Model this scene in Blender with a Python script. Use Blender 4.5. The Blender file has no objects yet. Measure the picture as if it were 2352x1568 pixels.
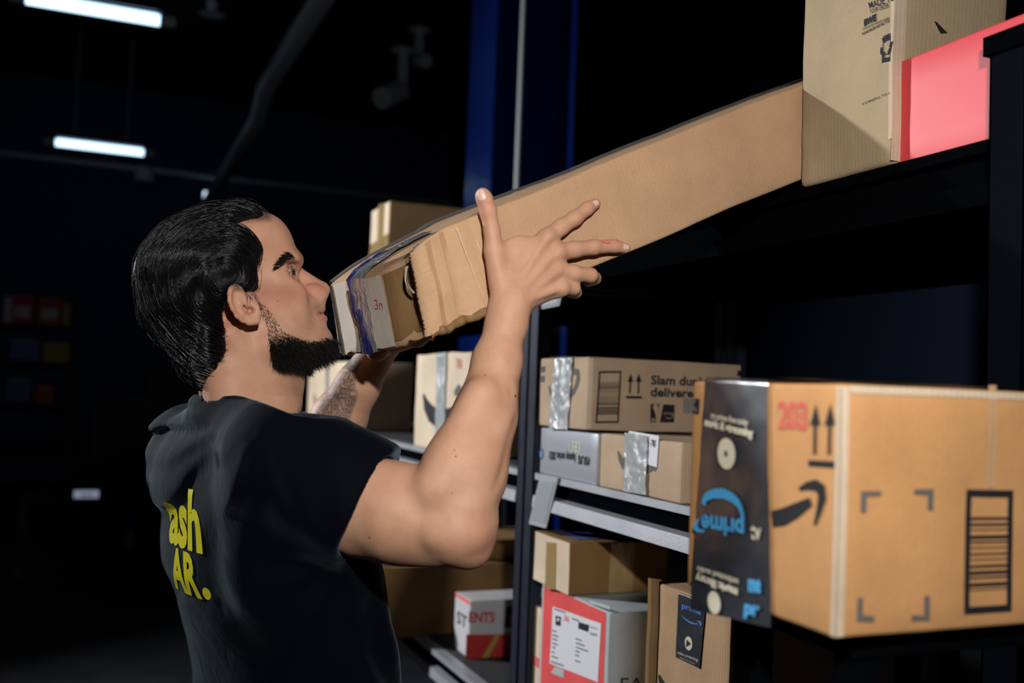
import bpy, bmesh, math, random
import numpy as np
from mathutils import Vector, Matrix, noise, Euler
from mathutils.bvhtree import BVHTree

scene = bpy.context.scene
COL = scene.collection
random.seed(7)

# ------------------------------------------------------------------ camera
FPX = 2287.0                       # focal length in pixels of the 2352-wide frame (35 mm lens)
HEAD, PITCH, ROLL = math.radians(22.6), math.radians(2.85), 0.038
CAM = Vector((0, 0, 1.5))
_f = Vector((math.sin(HEAD)*math.cos(PITCH), math.cos(HEAD)*math.cos(PITCH), math.sin(PITCH)))
_r0 = Vector((math.cos(HEAD), -math.sin(HEAD), 0))
_u0 = _r0.cross(_f)
_r = _r0*math.cos(ROLL) + _u0*math.sin(ROLL)
_u = _u0*math.cos(ROLL) - _r0*math.sin(ROLL)
cd = bpy.data.cameras.new('camera')
cd.sensor_width = 36; cd.lens = 36*FPX/2352
cd.clip_start = .02; cd.clip_end = 60
cd.dof.use_dof = True; cd.dof.focus_distance = 1.27; cd.dof.aperture_fstop = 3.5
cam = bpy.data.objects.new('camera', cd); COL.objects.link(cam)
M = Matrix((( _r.x, _u.x, -_f.x, CAM.x), (_r.y, _u.y, -_f.y, CAM.y), (_r.z, _u.z, -_f.z, CAM.z), (0, 0, 0, 1)))
cam.matrix_world = M
scene.camera = cam

def ray(px, py):
    return (_f*FPX + _r*(px-1176) + _u*(784-py)).normalized()
def at(px, py, Y=None, X=None, Z=None):
    d = ray(px, py)
    t = (Y-CAM.y)/d.y if Y is not None else (X-CAM.x)/d.x if X is not None else (Z-CAM.z)/d.z
    return CAM + d*t
def mpp(p):                        # metres per photo pixel at a point
    return (p-CAM).dot(_f)/FPX

# ------------------------------------------------------------------ world, lights, exposure
w = bpy.data.worlds.new('night'); scene.world = w; w.use_nodes = True
w.node_tree.nodes['Background'].inputs[0].default_value = (.10, .25, .8, 1)
w.node_tree.nodes['Background'].inputs[1].default_value = 0.0012
vs = scene.view_settings
vs.view_transform = 'Standard'; vs.look = 'None'; vs.exposure = 0.0; vs.gamma = 1.0; vs.use_curve_mapping = False

def flash(name, loc, target, size, power, col, spread=math.pi):
    l = bpy.data.lights.new(name, 'AREA'); l.shape = 'RECTANGLE'; l.size = size; l.size_y = size*.6
    l.energy = power; l.color = col; l.spread = spread
    o = bpy.data.objects.new(name, l); COL.objects.link(o); o.location = loc
    o.rotation_euler = (Vector(target)-Vector(loc)).to_track_quat('-Z', 'Y').to_euler()
    return o
flash('camera_flash', (.09, -.05, 1.86), (.5, 1.3, 1.50), .05, 7.4, (1, .965, .92), math.radians(120))
flash('side_flash', (-2.4, 4.35, 2.75), (.85, 2.7, 1.45), .18, 92, (.95, .975, 1.0), math.radians(115))

# ------------------------------------------------------------------ materials
def new_mat(name, col, rough=.6, metal=0, spec=.5):
    m = bpy.data.materials.new(name); m.use_nodes = True
    b = m.node_tree.nodes['Principled BSDF']
    b.inputs['Base Color'].default_value = (*col, 1)
    b.inputs['Roughness'].default_value = rough
    b.inputs['Metallic'].default_value = metal
    b.inputs['Specular IOR Level'].default_value = spec
    return m, m.node_tree, b
def nd(nt, typ, **kw):
    n = nt.nodes.new(typ)
    for k, v in kw.items():
        if k in n.inputs: n.inputs[k].default_value = v
        else: setattr(n, k, v)
    return n
def ramp(nt, fac, stops):
    r = nt.nodes.new('ShaderNodeValToRGB')
    e = r.color_ramp.elements
    while len(e) < len(stops): e.new(.5)
    for el, (p, c) in zip(e, stops): el.position = p; el.color = (*c, 1)
    nt.links.new(fac, r.inputs[0]); return r.outputs[0]
def obj_coords(nt, scale=(1, 1, 1), rot=(0, 0, 0)):
    t = nt.nodes.new('ShaderNodeTexCoord'); m = nd(nt, 'ShaderNodeMapping')
    m.inputs['Scale'].default_value = scale; m.inputs['Rotation'].default_value = rot
    nt.links.new(t.outputs['Object'], m.inputs[0]); return m.outputs[0]
def bump(nt, b, h, strength=.2, dist=.001, prev=None):
    n = nd(nt, 'ShaderNodeBump', Strength=strength, Distance=dist)
    nt.links.new(h, n.inputs['Height'])
    if prev: nt.links.new(prev, n.inputs['Normal'])
    nt.links.new(n.outputs[0], b.inputs['Normal']); return n.outputs[0]
def sc(c, k): return tuple(min(1, v*k) for v in c)

def cardboard(name, col, flute=1.0, rough=.82, vary=.14, flute_dir=(1, 1, 0)):
    m, nt, b = new_mat(name, col, rough, spec=.25)
    co = obj_coords(nt)
    n1 = nd(nt, 'ShaderNodeTexNoise', Scale=9.0, Detail=6.0, Roughness=.6); nt.links.new(co, n1.inputs[0])
    n2 = nd(nt, 'ShaderNodeTexNoise', Scale=380.0, Detail=3.0); nt.links.new(co, n2.inputs[0])
    mx = nd(nt, 'ShaderNodeMath', operation='ADD'); mul = nd(nt, 'ShaderNodeMath', operation='MULTIPLY'); mul.inputs[1].default_value = .35
    nt.links.new(n2.outputs[0], mul.inputs[0]); nt.links.new(n1.outputs[0], mx.inputs[0]); nt.links.new(mul.outputs[0], mx.inputs[1])
    c = ramp(nt, mx.outputs[0], [(.45, sc(col, 1-vary)), (.9, sc(col, 1+vary))])
    nt.links.new(c, b.inputs['Base Color'])
    # corrugation under the liner: vertical ridges on every upright face
    sx = nt.nodes.new('ShaderNodeSeparateXYZ'); nt.links.new(co, sx.inputs[0])
    ad = nd(nt, 'ShaderNodeMath', operation='ADD'); nt.links.new(sx.outputs[0], ad.inputs[0]); nt.links.new(sx.outputs[1], ad.inputs[1])
    wv = nd(nt, 'ShaderNodeMath', operation='MULTIPLY'); wv.inputs[1].default_value = 2*math.pi/.0062; nt.links.new(ad.outputs[0], wv.inputs[0])
    sn = nd(nt, 'ShaderNodeMath', operation='SINE'); nt.links.new(wv.outputs[0], sn.inputs[0])
    p = bump(nt, b, sn.outputs[0], .10*flute, .001)
    n3 = nd(nt, 'ShaderNodeTexNoise', Scale=26.0, Detail=5.0); nt.links.new(co, n3.inputs[0])
    bump(nt, b, n3.outputs[0], .25, .004, p)
    return m

MAT = {}
MAT['card'] = cardboard('tan_cardboard', (.46, .285, .155))
MAT['card_grey'] = cardboard('greyish_tan_cardboard', (.42, .30, .20))
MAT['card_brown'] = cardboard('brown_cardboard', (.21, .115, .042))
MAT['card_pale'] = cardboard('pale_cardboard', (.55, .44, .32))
MAT['card_khaki'] = cardboard('khaki_cardboard', (.41, .315, .195), .6)
MAT['card_orange'] = cardboard('warm_tan_cardboard', (.50, .26, .105), .22)
MAT['card_long'] = cardboard('long_carton_cardboard', (.45, .28, .16), .6)
MAT['crease'] = cardboard('rubbed_crease', (.50, .34, .21), .3)
MAT['card_white'] = cardboard('whitish_cardboard_liner', (.58, .53, .45), .25)
MAT['card_red'] = cardboard('red_printed_board', (.62, .07, .07), .3)
MAT['card_blue_grey'] = cardboard('blue_grey_board', (.36, .40, .42), .3)
MAT['torn'] = cardboard('torn_cardboard_core', (.20, .115, .05), .2)
MAT['ink'] = new_mat('black_ink', (.014, .015, .018), .7, spec=.2)[0]
MAT['ink_faded'] = new_mat('faded_grey_ink', (.12, .11, .10), .8, spec=.1)[0]
MAT['ink_red'] = new_mat('red_marker', (.60, .12, .10), .7, spec=.1)[0]
MAT['ink_cream'] = new_mat('cream_ink', (.62, .58, .44), .5)[0]
MAT['ink_blue'] = new_mat('bright_blue_ink', (.05, .32, .62), .5)[0]
MAT['ink_blue_dim'] = new_mat('blue_ink', (.07, .22, .60), .5)[0]
MAT['ink_yellow'] = new_mat('yellow_print', (.72, .65, .02), .35)[0]
MAT['paper'] = new_mat('label_paper', (.62, .62, .66), .45)[0]
MAT['pink'], nt, b = new_mat('coral_pink_board', (.74, .055, .07), .5)
co = obj_coords(nt); n = nd(nt, 'ShaderNodeTexNoise', Scale=7.0, Detail=3.0); nt.links.new(co, n.inputs[0]); bump(nt, b, n.outputs[0], .15, .004)
MAT['silver_board'], nt, b = new_mat('silver_board', (.40, .42, .46), .32, .35)
def tape_mat(name, col, rough=.18, metal=.0, s=55, strength=.8, dist=.004, alpha=1.0):
    m, nt, b = new_mat(name, col, rough, metal, .9)
    co = obj_coords(nt, (1, 1, .45))
    n = nd(nt, 'ShaderNodeTexNoise', Scale=float(s), Detail=8.0, Distortion=1.6); nt.links.new(co, n.inputs[0])
    bump(nt, b, n.outputs[0], strength, dist)
    b.inputs['Alpha'].default_value = alpha
    b.inputs['Coat Weight'].default_value = .6; b.inputs['Coat Roughness'].default_value = .12
    return m
MAT['tape_clear'] = tape_mat('wrinkled_clear_tape', (.50, .52, .53), .2, .25, 42, .9, .006)
MAT['tape_brown'] = tape_mat('glossy_brown_tape', (.34, .23, .10), .16, 0, 18, .3, .003)
MAT['tape_black'] = tape_mat('black_printed_tape', (.022, .026, .034), .32, 0, 30, .35, .002)
MAT['tape_blue'] = tape_mat('blue_stretch_film', (.035, .045, .30), .15, .1, 60, 1.0, .006)
MAT['film_silver'] = tape_mat('silver_stretch_film', (.55, .58, .62), .12, .55, 70, 1.0, .006)
MAT['tape_dark'] = tape_mat('dark_smoky_tape', (.10, .075, .055), .2, 0, 30, .5, .003)

def metal_paint(name, col, rough, metal, spec=.5, grain=.5):
    m, nt, b = new_mat(name, col, rough, metal, spec)
    co = obj_coords(nt)
    n = nd(nt, 'ShaderNodeTexNoise', Scale=700.0, Detail=2.0); nt.links.new(co, n.inputs[0])
    bump(nt, b, n.outputs[0], grain, .0008)
    n = nd(nt, 'ShaderNodeTexNoise', Scale=14.0, Detail=5.0); nt.links.new(co, n.inputs[0])
    mr = nd(nt, 'ShaderNodeMapRange'); mr.inputs[3].default_value = rough*.8; mr.inputs[4].default_value = min(1, rough*1.25)
    nt.links.new(n.outputs[0], mr.inputs[0]); nt.links.new(mr.outputs[0], b.inputs['Roughness'])
    return m
MAT['steel_grey'] = metal_paint('hammered_grey_paint', (.40, .41, .44), .40, .5)
MAT['steel_dark'] = metal_paint('dark_blue_grey_paint', (.018, .022, .036), .42, .3, .3)
MAT['steel_black'] = metal_paint('black_powder_coat', (.0018, .0022, .0030), .6, 0, .0)
MAT['post'] = metal_paint('near_black_post_paint', (.004, .005, .008), .8, 0, .0)
MAT['plate'] = metal_paint('clear_grey_plastic', (.40, .42, .45), .25, .1, .7, .08)
MAT['blue_paint'], nt, b = new_mat('glossy_navy_column_paint', (.003, .015, .12), .22)
co = obj_coords(nt); n = nd(nt, 'ShaderNodeTexNoise', Scale=12.0, Detail=4.0); nt.links.new(co, n.inputs[0]); bump(nt, b, n.outputs[0], .25, .01)
MAT['conduit'] = new_mat('grey_conduit', (.55, .58, .62), .5)[0]
MAT['wall'] = new_mat('dark_blue_wall', (.03, .05, .10), .9)[0]
MAT['concrete'], nt, b = new_mat('dark_concrete', (.06, .06, .065), .75)
co = obj_coords(nt); n = nd(nt, 'ShaderNodeTexNoise', Scale=3.0, Detail=8.0); nt.links.new(co, n.inputs[0])
nt.links.new(ramp(nt, n.outputs[0], [(.35, (.012, .013, .017)), (.7, (.03, .03, .035))]), b.inputs['Base Color'])
MAT['dark'] = new_mat('dark_painted_deck', (.012, .013, .017), .9)[0]
MAT['cabinet'] = new_mat('black_cabinet', (.02, .02, .022), .8)[0]
MAT['poster'] = new_mat('blue_poster_paper', (.08, .10, .30), .6)[0]
MAT['red_pack'] = new_mat('red_pack', (.40, .02, .02), .6)[0]
MAT['white_pack'] = new_mat('white_pack', (.45, .44, .46), .5)[0]
MAT['gold_pack'] = new_mat('gold_pack', (.35, .24, .03), .6)[0]
def emit(name, col, s):
    m = bpy.data.materials.new(name); m.use_nodes = True; nt = m.node_tree
    nt.nodes.remove(nt.nodes['Principled BSDF'])
    e = nd(nt, 'ShaderNodeEmission'); e.inputs[0].default_value = (*col, 1); e.inputs[1].default_value = s
    nt.links.new(e.outputs[0], nt.nodes['Material Output'].inputs[0]); return m
MAT['tube'] = emit('fluorescent_tube_glow', (.55, .80, 1.0), 2.6)
MAT['lamp_glow'] = emit('lamp_glow', (.62, .82, 1.0), 1.6)
MAT['sign_glow'] = emit('backlit_sign_glow', (.55, .62, .82), .35)

# ------------------------------------------------------------------ helpers
def link(o, parent=None):
    COL.objects.link(o)
    if parent: o.parent = parent
    return o
def tag(o, label=None, cat=None, group=None, kind=None):
    if label: o['label'] = label
    if cat: o['category'] = cat
    if group: o['group'] = group
    if kind: o['kind'] = kind
    return o
def empty(name, loc, label, cat, group=None, rot=(0, 0, 0)):
    o = bpy.data.objects.new(name, None); o.empty_display_size = .05
    o.location = loc; o.rotation_euler = rot; COL.objects.link(o)
    return tag(o, label, cat, group)

class MB:
    """mesh builder with material slots; coordinates are local to the parent"""
    def __init__(s): s.v = []; s.f = []; s.m = []; s.mats = []
    def mi(s, mat):
        mat = MAT[mat] if isinstance(mat, str) else mat
        if mat not in s.mats: s.mats.append(mat)
        return s.mats.index(mat)
    def add(s, verts, faces, mat):
        k = len(s.v); s.v += [tuple(v) for v in verts]; i = s.mi(mat)
        for f in faces: s.f.append([k+a for a in f]); s.m.append(i)
    def box(s, x0, x1, y0, y1, z0, z1, mat):
        v = [(x, y, z) for x in (x0, x1) for y in (y0, y1) for z in (z0, z1)]
        s.add(v, [(0, 1, 3, 2), (4, 6, 7, 5), (0, 4, 5, 1), (2, 3, 7, 6), (0, 2, 6, 4), (1, 5, 7, 3)], mat)
    def prism(s, pts, ext, mat):
        """pts: closed 3D polygon, ext: extrusion vector"""
        n = len(pts); e = Vector(ext); v = [Vector(p) for p in pts]; v += [p+e for p in v]
        f = [tuple(range(n))[::-1], tuple(range(n, 2*n))] + [(i, (i+1) % n, n+(i+1) % n, n+i) for i in range(n)]
        s.add(v, f, mat)
    def tube(s, pts, r, mat, seg=10, cap=True):
        pts = [Vector(p) for p in pts]; n = len(pts)
        rs = r if isinstance(r, (list, tuple)) else [r]*n
        V = []; F = []; prev = None
        for i, p in enumerate(pts):
            t = (pts[min(i+1, n-1)]-pts[max(i-1, 0)]).normalized()
            a = t.orthogonal().normalized() if prev is None else (prev-t*prev.dot(t)).normalized()
            prev = a; b = t.cross(a)
            for k in range(seg):
                an = 2*math.pi*k/seg; V.append(p+(a*math.cos(an)+b*math.sin(an))*rs[i])
        for i in range(n-1):
            for k in range(seg):
                F.append((i*seg+k, i*seg+(k+1) % seg, (i+1)*seg+(k+1) % seg, (i+1)*seg+k))
        if cap: F += [tuple(range(seg))[::-1], tuple(range((n-1)*seg, n*seg))]
        s.add(V, F, mat)
    def build(s, name, parent=None, smooth=False, bevel=0, loc=None):
        me = bpy.data.meshes.new(name); me.from_pydata(s.v, [], s.f)
        for m in s.mats: me.materials.append(m)
        me.polygons.foreach_set('material_index', s.m)
        if smooth: me.polygons.foreach_set('use_smooth', [True]*len(s.f))
        bm = bmesh.new(); bm.from_mesh(me); bmesh.ops.recalc_face_normals(bm, faces=bm.faces); bm.to_mesh(me); bm.free()
        me.update()
        o = bpy.data.objects.new(name, me); link(o, parent)
        if loc: o.location = loc
        if bevel:
            b = o.modifiers.new('bevel', 'BEVEL'); b.width = bevel; b.segments = 2; b.limit_method = 'ANGLE'; b.harden_normals = False
        return o

_tc = {}
def text_mesh(s, bold=.0):
    """2-D vertices scaled so that cap height is 1, their faces, and the width"""
    k = (s, bold)
    if k in _tc: return _tc[k]
    cu = bpy.data.curves.new('t', 'FONT'); cu.body = s; cu.size = 1; cu.offset = bold; cu.resolution_u = 3
    cu.fill_mode = 'FRONT'
    ob = bpy.data.objects.new('t', cu); me = bpy.data.meshes.new_from_object(ob)
    vs_ = [(v.co.x, v.co.y) for v in me.vertices]; fs = [tuple(p.vertices) for p in me.polygons]
    bpy.data.objects.remove(ob); bpy.data.curves.remove(cu); bpy.data.meshes.remove(me)
    xs = [v[0] for v in vs_] or [0, 1]
    x0, x1 = min(xs), max(xs)
    out = ([((x-x0)/.70, y/.70) for x, y in vs_], fs, (x1-x0)/.70)
    _tc[k] = out; return out

SMILE = None
def smile_shape():
    """curved arrow: arc with a hooked head, in a unit box"""
    pts = []
    top = []; bot = []
    for i in range(17):
        t = i/16; x = t
        yb = .38 - 1.25*(t*(1-t)) * .9 + .05*t
        th = .015+.10*math.sin(math.pi*min(1, t*.9+.08))
        bot.append((x, yb-th*.5)); top.append((x, yb+th*.9))
    body = bot+top[::-1]
    head = [(.86, .60), (.93, .70), (1.04, .73), (1.13, .68), (1.15, .55), (1.11, .36), (1.05, .20), (1.02, .22), (1.05, .42), (1.04, .56), (.98, .60)]
    return body, head

class Carton:
    """a box with rounded, slightly buckled faces. Faces: L = the aisle face (-x), R = the face towards -y, T = top.
    Marks printed on the board live in the body mesh; tape and labels are children."""
    def __init__(s, name, label, dims, base, mat, cat='box', group=None, rot=(0, 0, 0), amp=.0016, r=.003, seed=0, warp=None, nsub=.012):
        s.w, s.d, s.h = dims; s.amp = amp; s.r = r; s.seed = Vector((seed*3.1, seed*1.7, seed*.9)); s.warp = warp
        s.root = empty(name, base, label, cat, group, rot)
        s.Mx = Matrix.LocRotScale(Vector(base), Euler(rot), None); s.inv = s.Mx.inverted()
        s.mb = MB(); s.mat = mat; s.kids = []
        s._grid(mat, nsub)
    def disp(s, p):
        q = Vector(p)
        n = noise.noise_vector(q*9+s.seed)*s.amp + noise.noise_vector(q*34+s.seed)*s.amp*.25
        q = q+n
        return s.warp(q) if s.warp else q
    def _axis(s, a, b, step):
        n = max(2, int(round((b-a-2*s.r)/step)))
        return [a, a+s.r*.35] + [a+s.r+(b-a-2*s.r)*i/n for i in range(n+1)] + [b-s.r*.35, b]
    def _grid(s, mat, step):
        X = s._axis(-s.w/2, s.w/2, step); Y = s._axis(-s.d/2, s.d/2, step); Z = s._axis(0, s.h, step)
        lo = Vector((-s.w/2, -s.d/2, 0)); hi = Vector((s.w/2, s.d/2, s.h)); idx = {}; V = []; F = []
        def vid(p):
            k = (round(p[0], 6), round(p[1], 6), round(p[2], 6))
            if k not in idx:
                c = Vector([min(max(p[i], lo[i]+s.r), hi[i]-s.r) for i in range(3)])
                dv = Vector(p)-c
                q = c+dv.normalized()*s.r if dv.length > 1e-9 else c
                idx[k] = len(V); V.append(s.disp(q))
            return idx[k]
        for ax, A, B in ((0, Y, Z), (1, X, Z), (2, X, Y)):
            for side in (0, 1):
                fx = (lo, hi)[side][ax]
                for i in range(len(A)-1):
                    for j in range(len(B)-1):
                        q = []
                        for a, b in ((A[i], B[j]), (A[i+1], B[j]), (A[i+1], B[j+1]), (A[i], B[j+1])):
                            p = [0, 0, 0]; o = [k for k in range(3) if k != ax]
                            p[ax] = fx; p[o[0]] = a; p[o[1]] = b; q.append(vid(p))
                        F.append(q)
        s.mb.add(V, F, mat); s.nbody = len(F)
    def frame(s, face):
        if face == 'L': return Vector((-s.w/2, s.d/2, 0)), Vector((0, -1, 0)), Vector((0, 0, 1)), Vector((-1, 0, 0))
        if face == 'R': return Vector((-s.w/2, -s.d/2, 0)), Vector((1, 0, 0)), Vector((0, 0, 1)), Vector((0, -1, 0))
        return Vector((-s.w/2, -s.d/2, s.h)), Vector((1, 0, 0)), Vector((0, 1, 0)), Vector((0, 0, 1))
    def uv(s, face, px, py):
        O, U, V, N = s.frame(face)
        c = s.inv @ CAM; d = s.inv.to_3x3() @ ray(px, py)
        p = c + d*((O-c).dot(N)/d.dot(N)); q = p-O
        return q.dot(U), q.dot(V)
    def put(s, face, u, v, off=.0007):
        O, U, V, N = s.frame(face)
        return s.disp(O+U*u+V*v) + N*off
    def poly(s, face, uvs, mat, off=.0007, mb=None):
        """fills a uv polygon, diced so that it follows the buckled face"""
        bm = bmesh.new(); vs_ = [bm.verts.new((u, v, 0)) for u, v in uvs]
        bm.faces.new(vs_)
        us = [p[0] for p in uvs]; vv = [p[1] for p in uvs]
        for ax, a, b in ((0, min(us), max(us)), (1, min(vv), max(vv))):
            k = int((b-a)/.012)
            for i in range(1, k+1):
                co = [0, 0, 0]; co[ax] = a+(b-a)*i/(k+1); no = [0, 0, 0]; no[ax] = 1
                bmesh.ops.bisect_plane(bm, geom=bm.verts[:]+bm.edges[:]+bm.faces[:], plane_co=co, plane_no=no)
        bm.verts.ensure_lookup_table(); bm.verts.index_update()
        (mb or s.mb).add([s.put(face, v.co.x, v.co.y, off) for v in bm.verts], [[v.index for v in f.verts] for f in bm.faces], mat)
        bm.free()
    def pxpoly(s, face, pts, mat, off=.0007, mb=None):
        s.poly(face, [s.uv(face, *p) for p in pts], mat, off, mb)
    def rect(s, face, u0, v0, u1, v1, mat, off=.0007, mb=None):
        s.poly(face, [(u0, v0), (u1, v0), (u1, v1), (u0, v1)], mat, off, mb)
    def text(s, face, txt, p0, p1, p2, mat, bold=.02, off=.0009, mb=None, uv=False):
        """affine fit: p0 baseline start, p1 baseline end, p2 cap height above p0 (photo pixels or uv)"""
        a, b, c = (p0, p1, p2) if uv else [s.uv(face, *p) for p in (p0, p1, p2)]
        vv, ff, wd = text_mesh(txt, bold)
        s.affine(face, [(x/wd, y) for x, y in vv], ff, a, b, c, mat, off, mb)
    def affine(s, face, vv, ff, a, b, c, mat, off=.0009, mb=None):
        a, b, c = Vector(a), Vector(b), Vector(c)
        P = [a+(b-a)*x+(c-a)*y for x, y in vv]
        (mb or s.mb).add([s.put(face, p.x, p.y, off) for p in P], ff, mat)
    def smile(s, face, p0, p1, p2, mat, off=.0009, mb=None, uv=False, arc=True, hook=True):
        a, b, c = (p0, p1, p2) if uv else [s.uv(face, *p) for p in (p0, p1, p2)]
        body, head = smile_shape()
        if arc:
            n = len(body); h = n//2
            s.affine(face, body, [(i, i+1, n-2-i, n-1-i) for i in range(h-1)], a, b, c, mat, off, mb)
        if hook:
            s.affine(face, head, [tuple(range(len(head)))], a, b, c, mat, off+.0001, mb)
    def barcode(s, face, pts, mat='ink', lines=18, frame=.008, seed=1, off=.0008, pad=(.12, .22)):
        """framed block of horizontal bars in the quad pts (px): ul, ur, lr, ll"""
        ul, ur, lr, ll = [Vector(s.uv(face, *p)) for p in pts]
        def P(x, y): return tuple((ul*(1-x)+ur*x)*(1-y)+(ll*(1-x)+lr*x)*y)
        wu = (ur-ul).length; hv = (ul-ll).length; fx = frame/wu; fy = frame/hv
        for q in ((0, 0, 1, fy), (0, 1-fy, 1, 1), (0, 0, fx, 1), (1-fx, 0, 1, 1)):
            s.poly(face, [P(q[0], q[1]), P(q[2], q[1]), P(q[2], q[3]), P(q[0], q[3])], mat, off)
        rnd = random.Random(seed); y = pad[1]; end = 1-pad[0]-.03; step = (end-y)/lines
        for i in range(lines):
            t = step*rnd.choice((.18, .3, .45, .62))
            s.poly(face, [P(fx, y), P(1-fx, y), P(1-fx, y+t), P(fx, y+t)], mat, off); y += step
    def arrows(s, face, ul, ur, lr, ll, mat='ink', off=.0008, base=True):
        A, B, C, D = [Vector(s.uv(face, *p)) for p in (ul, ur, lr, ll)]
        def P(x, y): return tuple((A*(1-x)+B*x)*(1-y)+(D*(1-x)+C*x)*y)
        for c in (.22, .78):
            s.poly(face, [P(c, 0), P(c+.2, .34), P(c-.2, .34)], mat, off)
            s.poly(face, [P(c-.06, .32), P(c+.06, .32), P(c+.06, .80), P(c-.06, .80)], mat, off)
        if base: s.poly(face, [P(-.02, .90), P(1.02, .90), P(1.02, 1), P(-.02, 1)], mat, off)
    def patch(s, name, face, uvs4, mat, off=.0014, crumple=.0006, wrap=0, label=None, ragged=0, n=(14, 40), over_bottom=0):
        """a strip of tape: uv corners ll, lr, ur, ul; wrap continues it over the top edge"""
        mb = MB(); a, b, c, d = [Vector(p) for p in uvs4]; nu, nv = n; V = []; F = []
        O, U, W, N = s.frame(face)
        for j in range(nv+1):
            for i in range(nu+1):
                x, y = i/nu, j/nv
                p = (a*(1-x)+b*x)*(1-y)+(d*(1-x)+c*x)*y
                q = s.put(face, p.x, p.y, off)
                e = noise.noise(Vector((p.x*55, p.y*55, 3))+s.seed)+.6*noise.noise(Vector((p.x*150, p.y*90, 9))+s.seed)
                if ragged and (i == 0 or i == nu): q += U*ragged*noise.noise(Vector((p.y*60, i, 1)))
                V.append(q+N*crumple*(1+e))
        for j in range(nv):
            for i in range(nu): k = j*(nu+1)+i; F.append((k, k+1, k+nu+2, k+nu+1))
        if wrap:
            top0 = nv*(nu+1); k0 = len(V); m = 8
            for j in range(1, m+1):
                for i in range(nu+1):
                    x = i/nu; p = d*(1-x)+c*x; base = O+U*p.x+W*min(p.y, s.h)
                    q = s.disp(base - N*(wrap*j/m)) + Vector((0, 0, off+crumple*(1+noise.noise(Vector((p.x*60, j*.9, 5))))))
                    V.append(q)
            for j in range(m):
                for i in range(nu):
                    if j == 0: F.append((top0+i, top0+i+1, k0+i+1, k0+i))
                    else: k = k0+(j-1)*(nu+1)+i; F.append((k, k+1, k+nu+2, k+nu+1))
        mb.add(V, F, mat); mb.smooth = True
        s.kids.append((name, mb, label)); return mb
    def pxpatch(s, name, face, pts, mat, **k):
        return s.patch(name, face, [s.uv(face, *p) for p in pts], mat, **k)
    def done(s, body='carton_body'):
        me = s.mb.build(body, s.root, smooth=True)
        me.data.set_sharp_from_angle(angle=math.radians(60))
        for name, mb, label in s.kids:
            o = mb.build(name, s.root, smooth=True)
            if label: o['label'] = label
        return s.root

def carton_at(name, label, x0, x1, y0, y1, z0, z1, mat, **k):
    return Carton(name, label, (x1-x0, y1-y0, z1-z0), ((x0+x1)/2, (y0+y1)/2, z0), mat, **k)
def YX(px, py, X): return at(px, py, X=X).y
def XY(px, py, Y): return at(px, py, Y=Y).x

# ================================================================== THE ROOM
def slab(name, x0, x1, y0, y1, z0, z1, mat):
    m = MB(); m.box(x0, x1, y0, y1, z0, z1, mat); return tag(m.build(name), kind='structure')
slab('floor', -5, 7, -2.5, 14.2, -.1, 0, 'concrete')
slab('ceiling', -5, 7, -2.5, 14.2, 5.3, 5.4, 'dark')
slab('wall_back', -5, 7, 14, 14.2, 0, 5.3, 'wall')
slab('wall_left', -5.2, -5, -2.5, 14.2, 0, 5.3, 'wall')
slab('wall_right', 7, 7.2, -2.5, 14.2, 0, 5.3, 'wall')
slab('wall_front', -5, 7, -2.7, -2.5, 0, 5.3, 'wall')

# ---- fluorescent battens hanging from the ceiling
def batten(p0, p1, label, zc=5.3):
    a, b = Vector(p0), Vector(p1); b.z = a.z; L = (b-a).length; mid = (a+b)/2
    t = empty('fluorescent_light', mid, label, 'ceiling light', 'fluorescent battens under the dark ceiling', (0, 0, math.atan2((b-a).y, (b-a).x)))
    m = MB(); m.tube([(-L/2, 0, 0), (L/2, 0, 0)], .042, 'tube', 16); m.build('glowing_tube', t, True)
    m = MB(); m.box(-L/2-.05, L/2+.05, -.05, .05, .055, .10, 'steel_dark'); m.build('housing', t, bevel=.005)
    for s in (-1, 1):
        m = MB(); m.tube([(s*L/2, 0, 0), (s*(L/2+.11), 0, 0)], [.046, .040], 'conduit', 14)
        m.box(s*L/2-.02, s*L/2+.02, -.03, .03, .02, .06, 'conduit'); m.build('end_cap', t)
        m = MB(); m.tube([(s*L*.3, 0, .10), (s*L*.3, 0, zc-mid.z)], .006, 'conduit', 6); m.build('hanging_rod', t)
batten(at(60, -5, Y=7.6), at(368, 28, Y=7.6), 'fluorescent tube light at the top left corner, nearest and largest')
batten(at(128, 326, Y=11.8), at(330, 345, Y=11.8), 'smaller fluorescent tube light further back, below the top one')
lp = at(480, 452, Y=13.82)
t = empty('wall_lamp', (lp.x, 13.9, lp.z), 'small square glowing lamp on the far wall just above the black hair', 'lamp')
m = MB(); m.box(-.075, .075, -.10, -.07, -.07, .07, 'lamp_glow'); m.build('glowing_lens', t, bevel=.02)
m = MB(); m.box(-.09, .09, -.07, .1, -.085, .085, 'steel_dark'); m.build('housing', t, bevel=.01)

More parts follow.
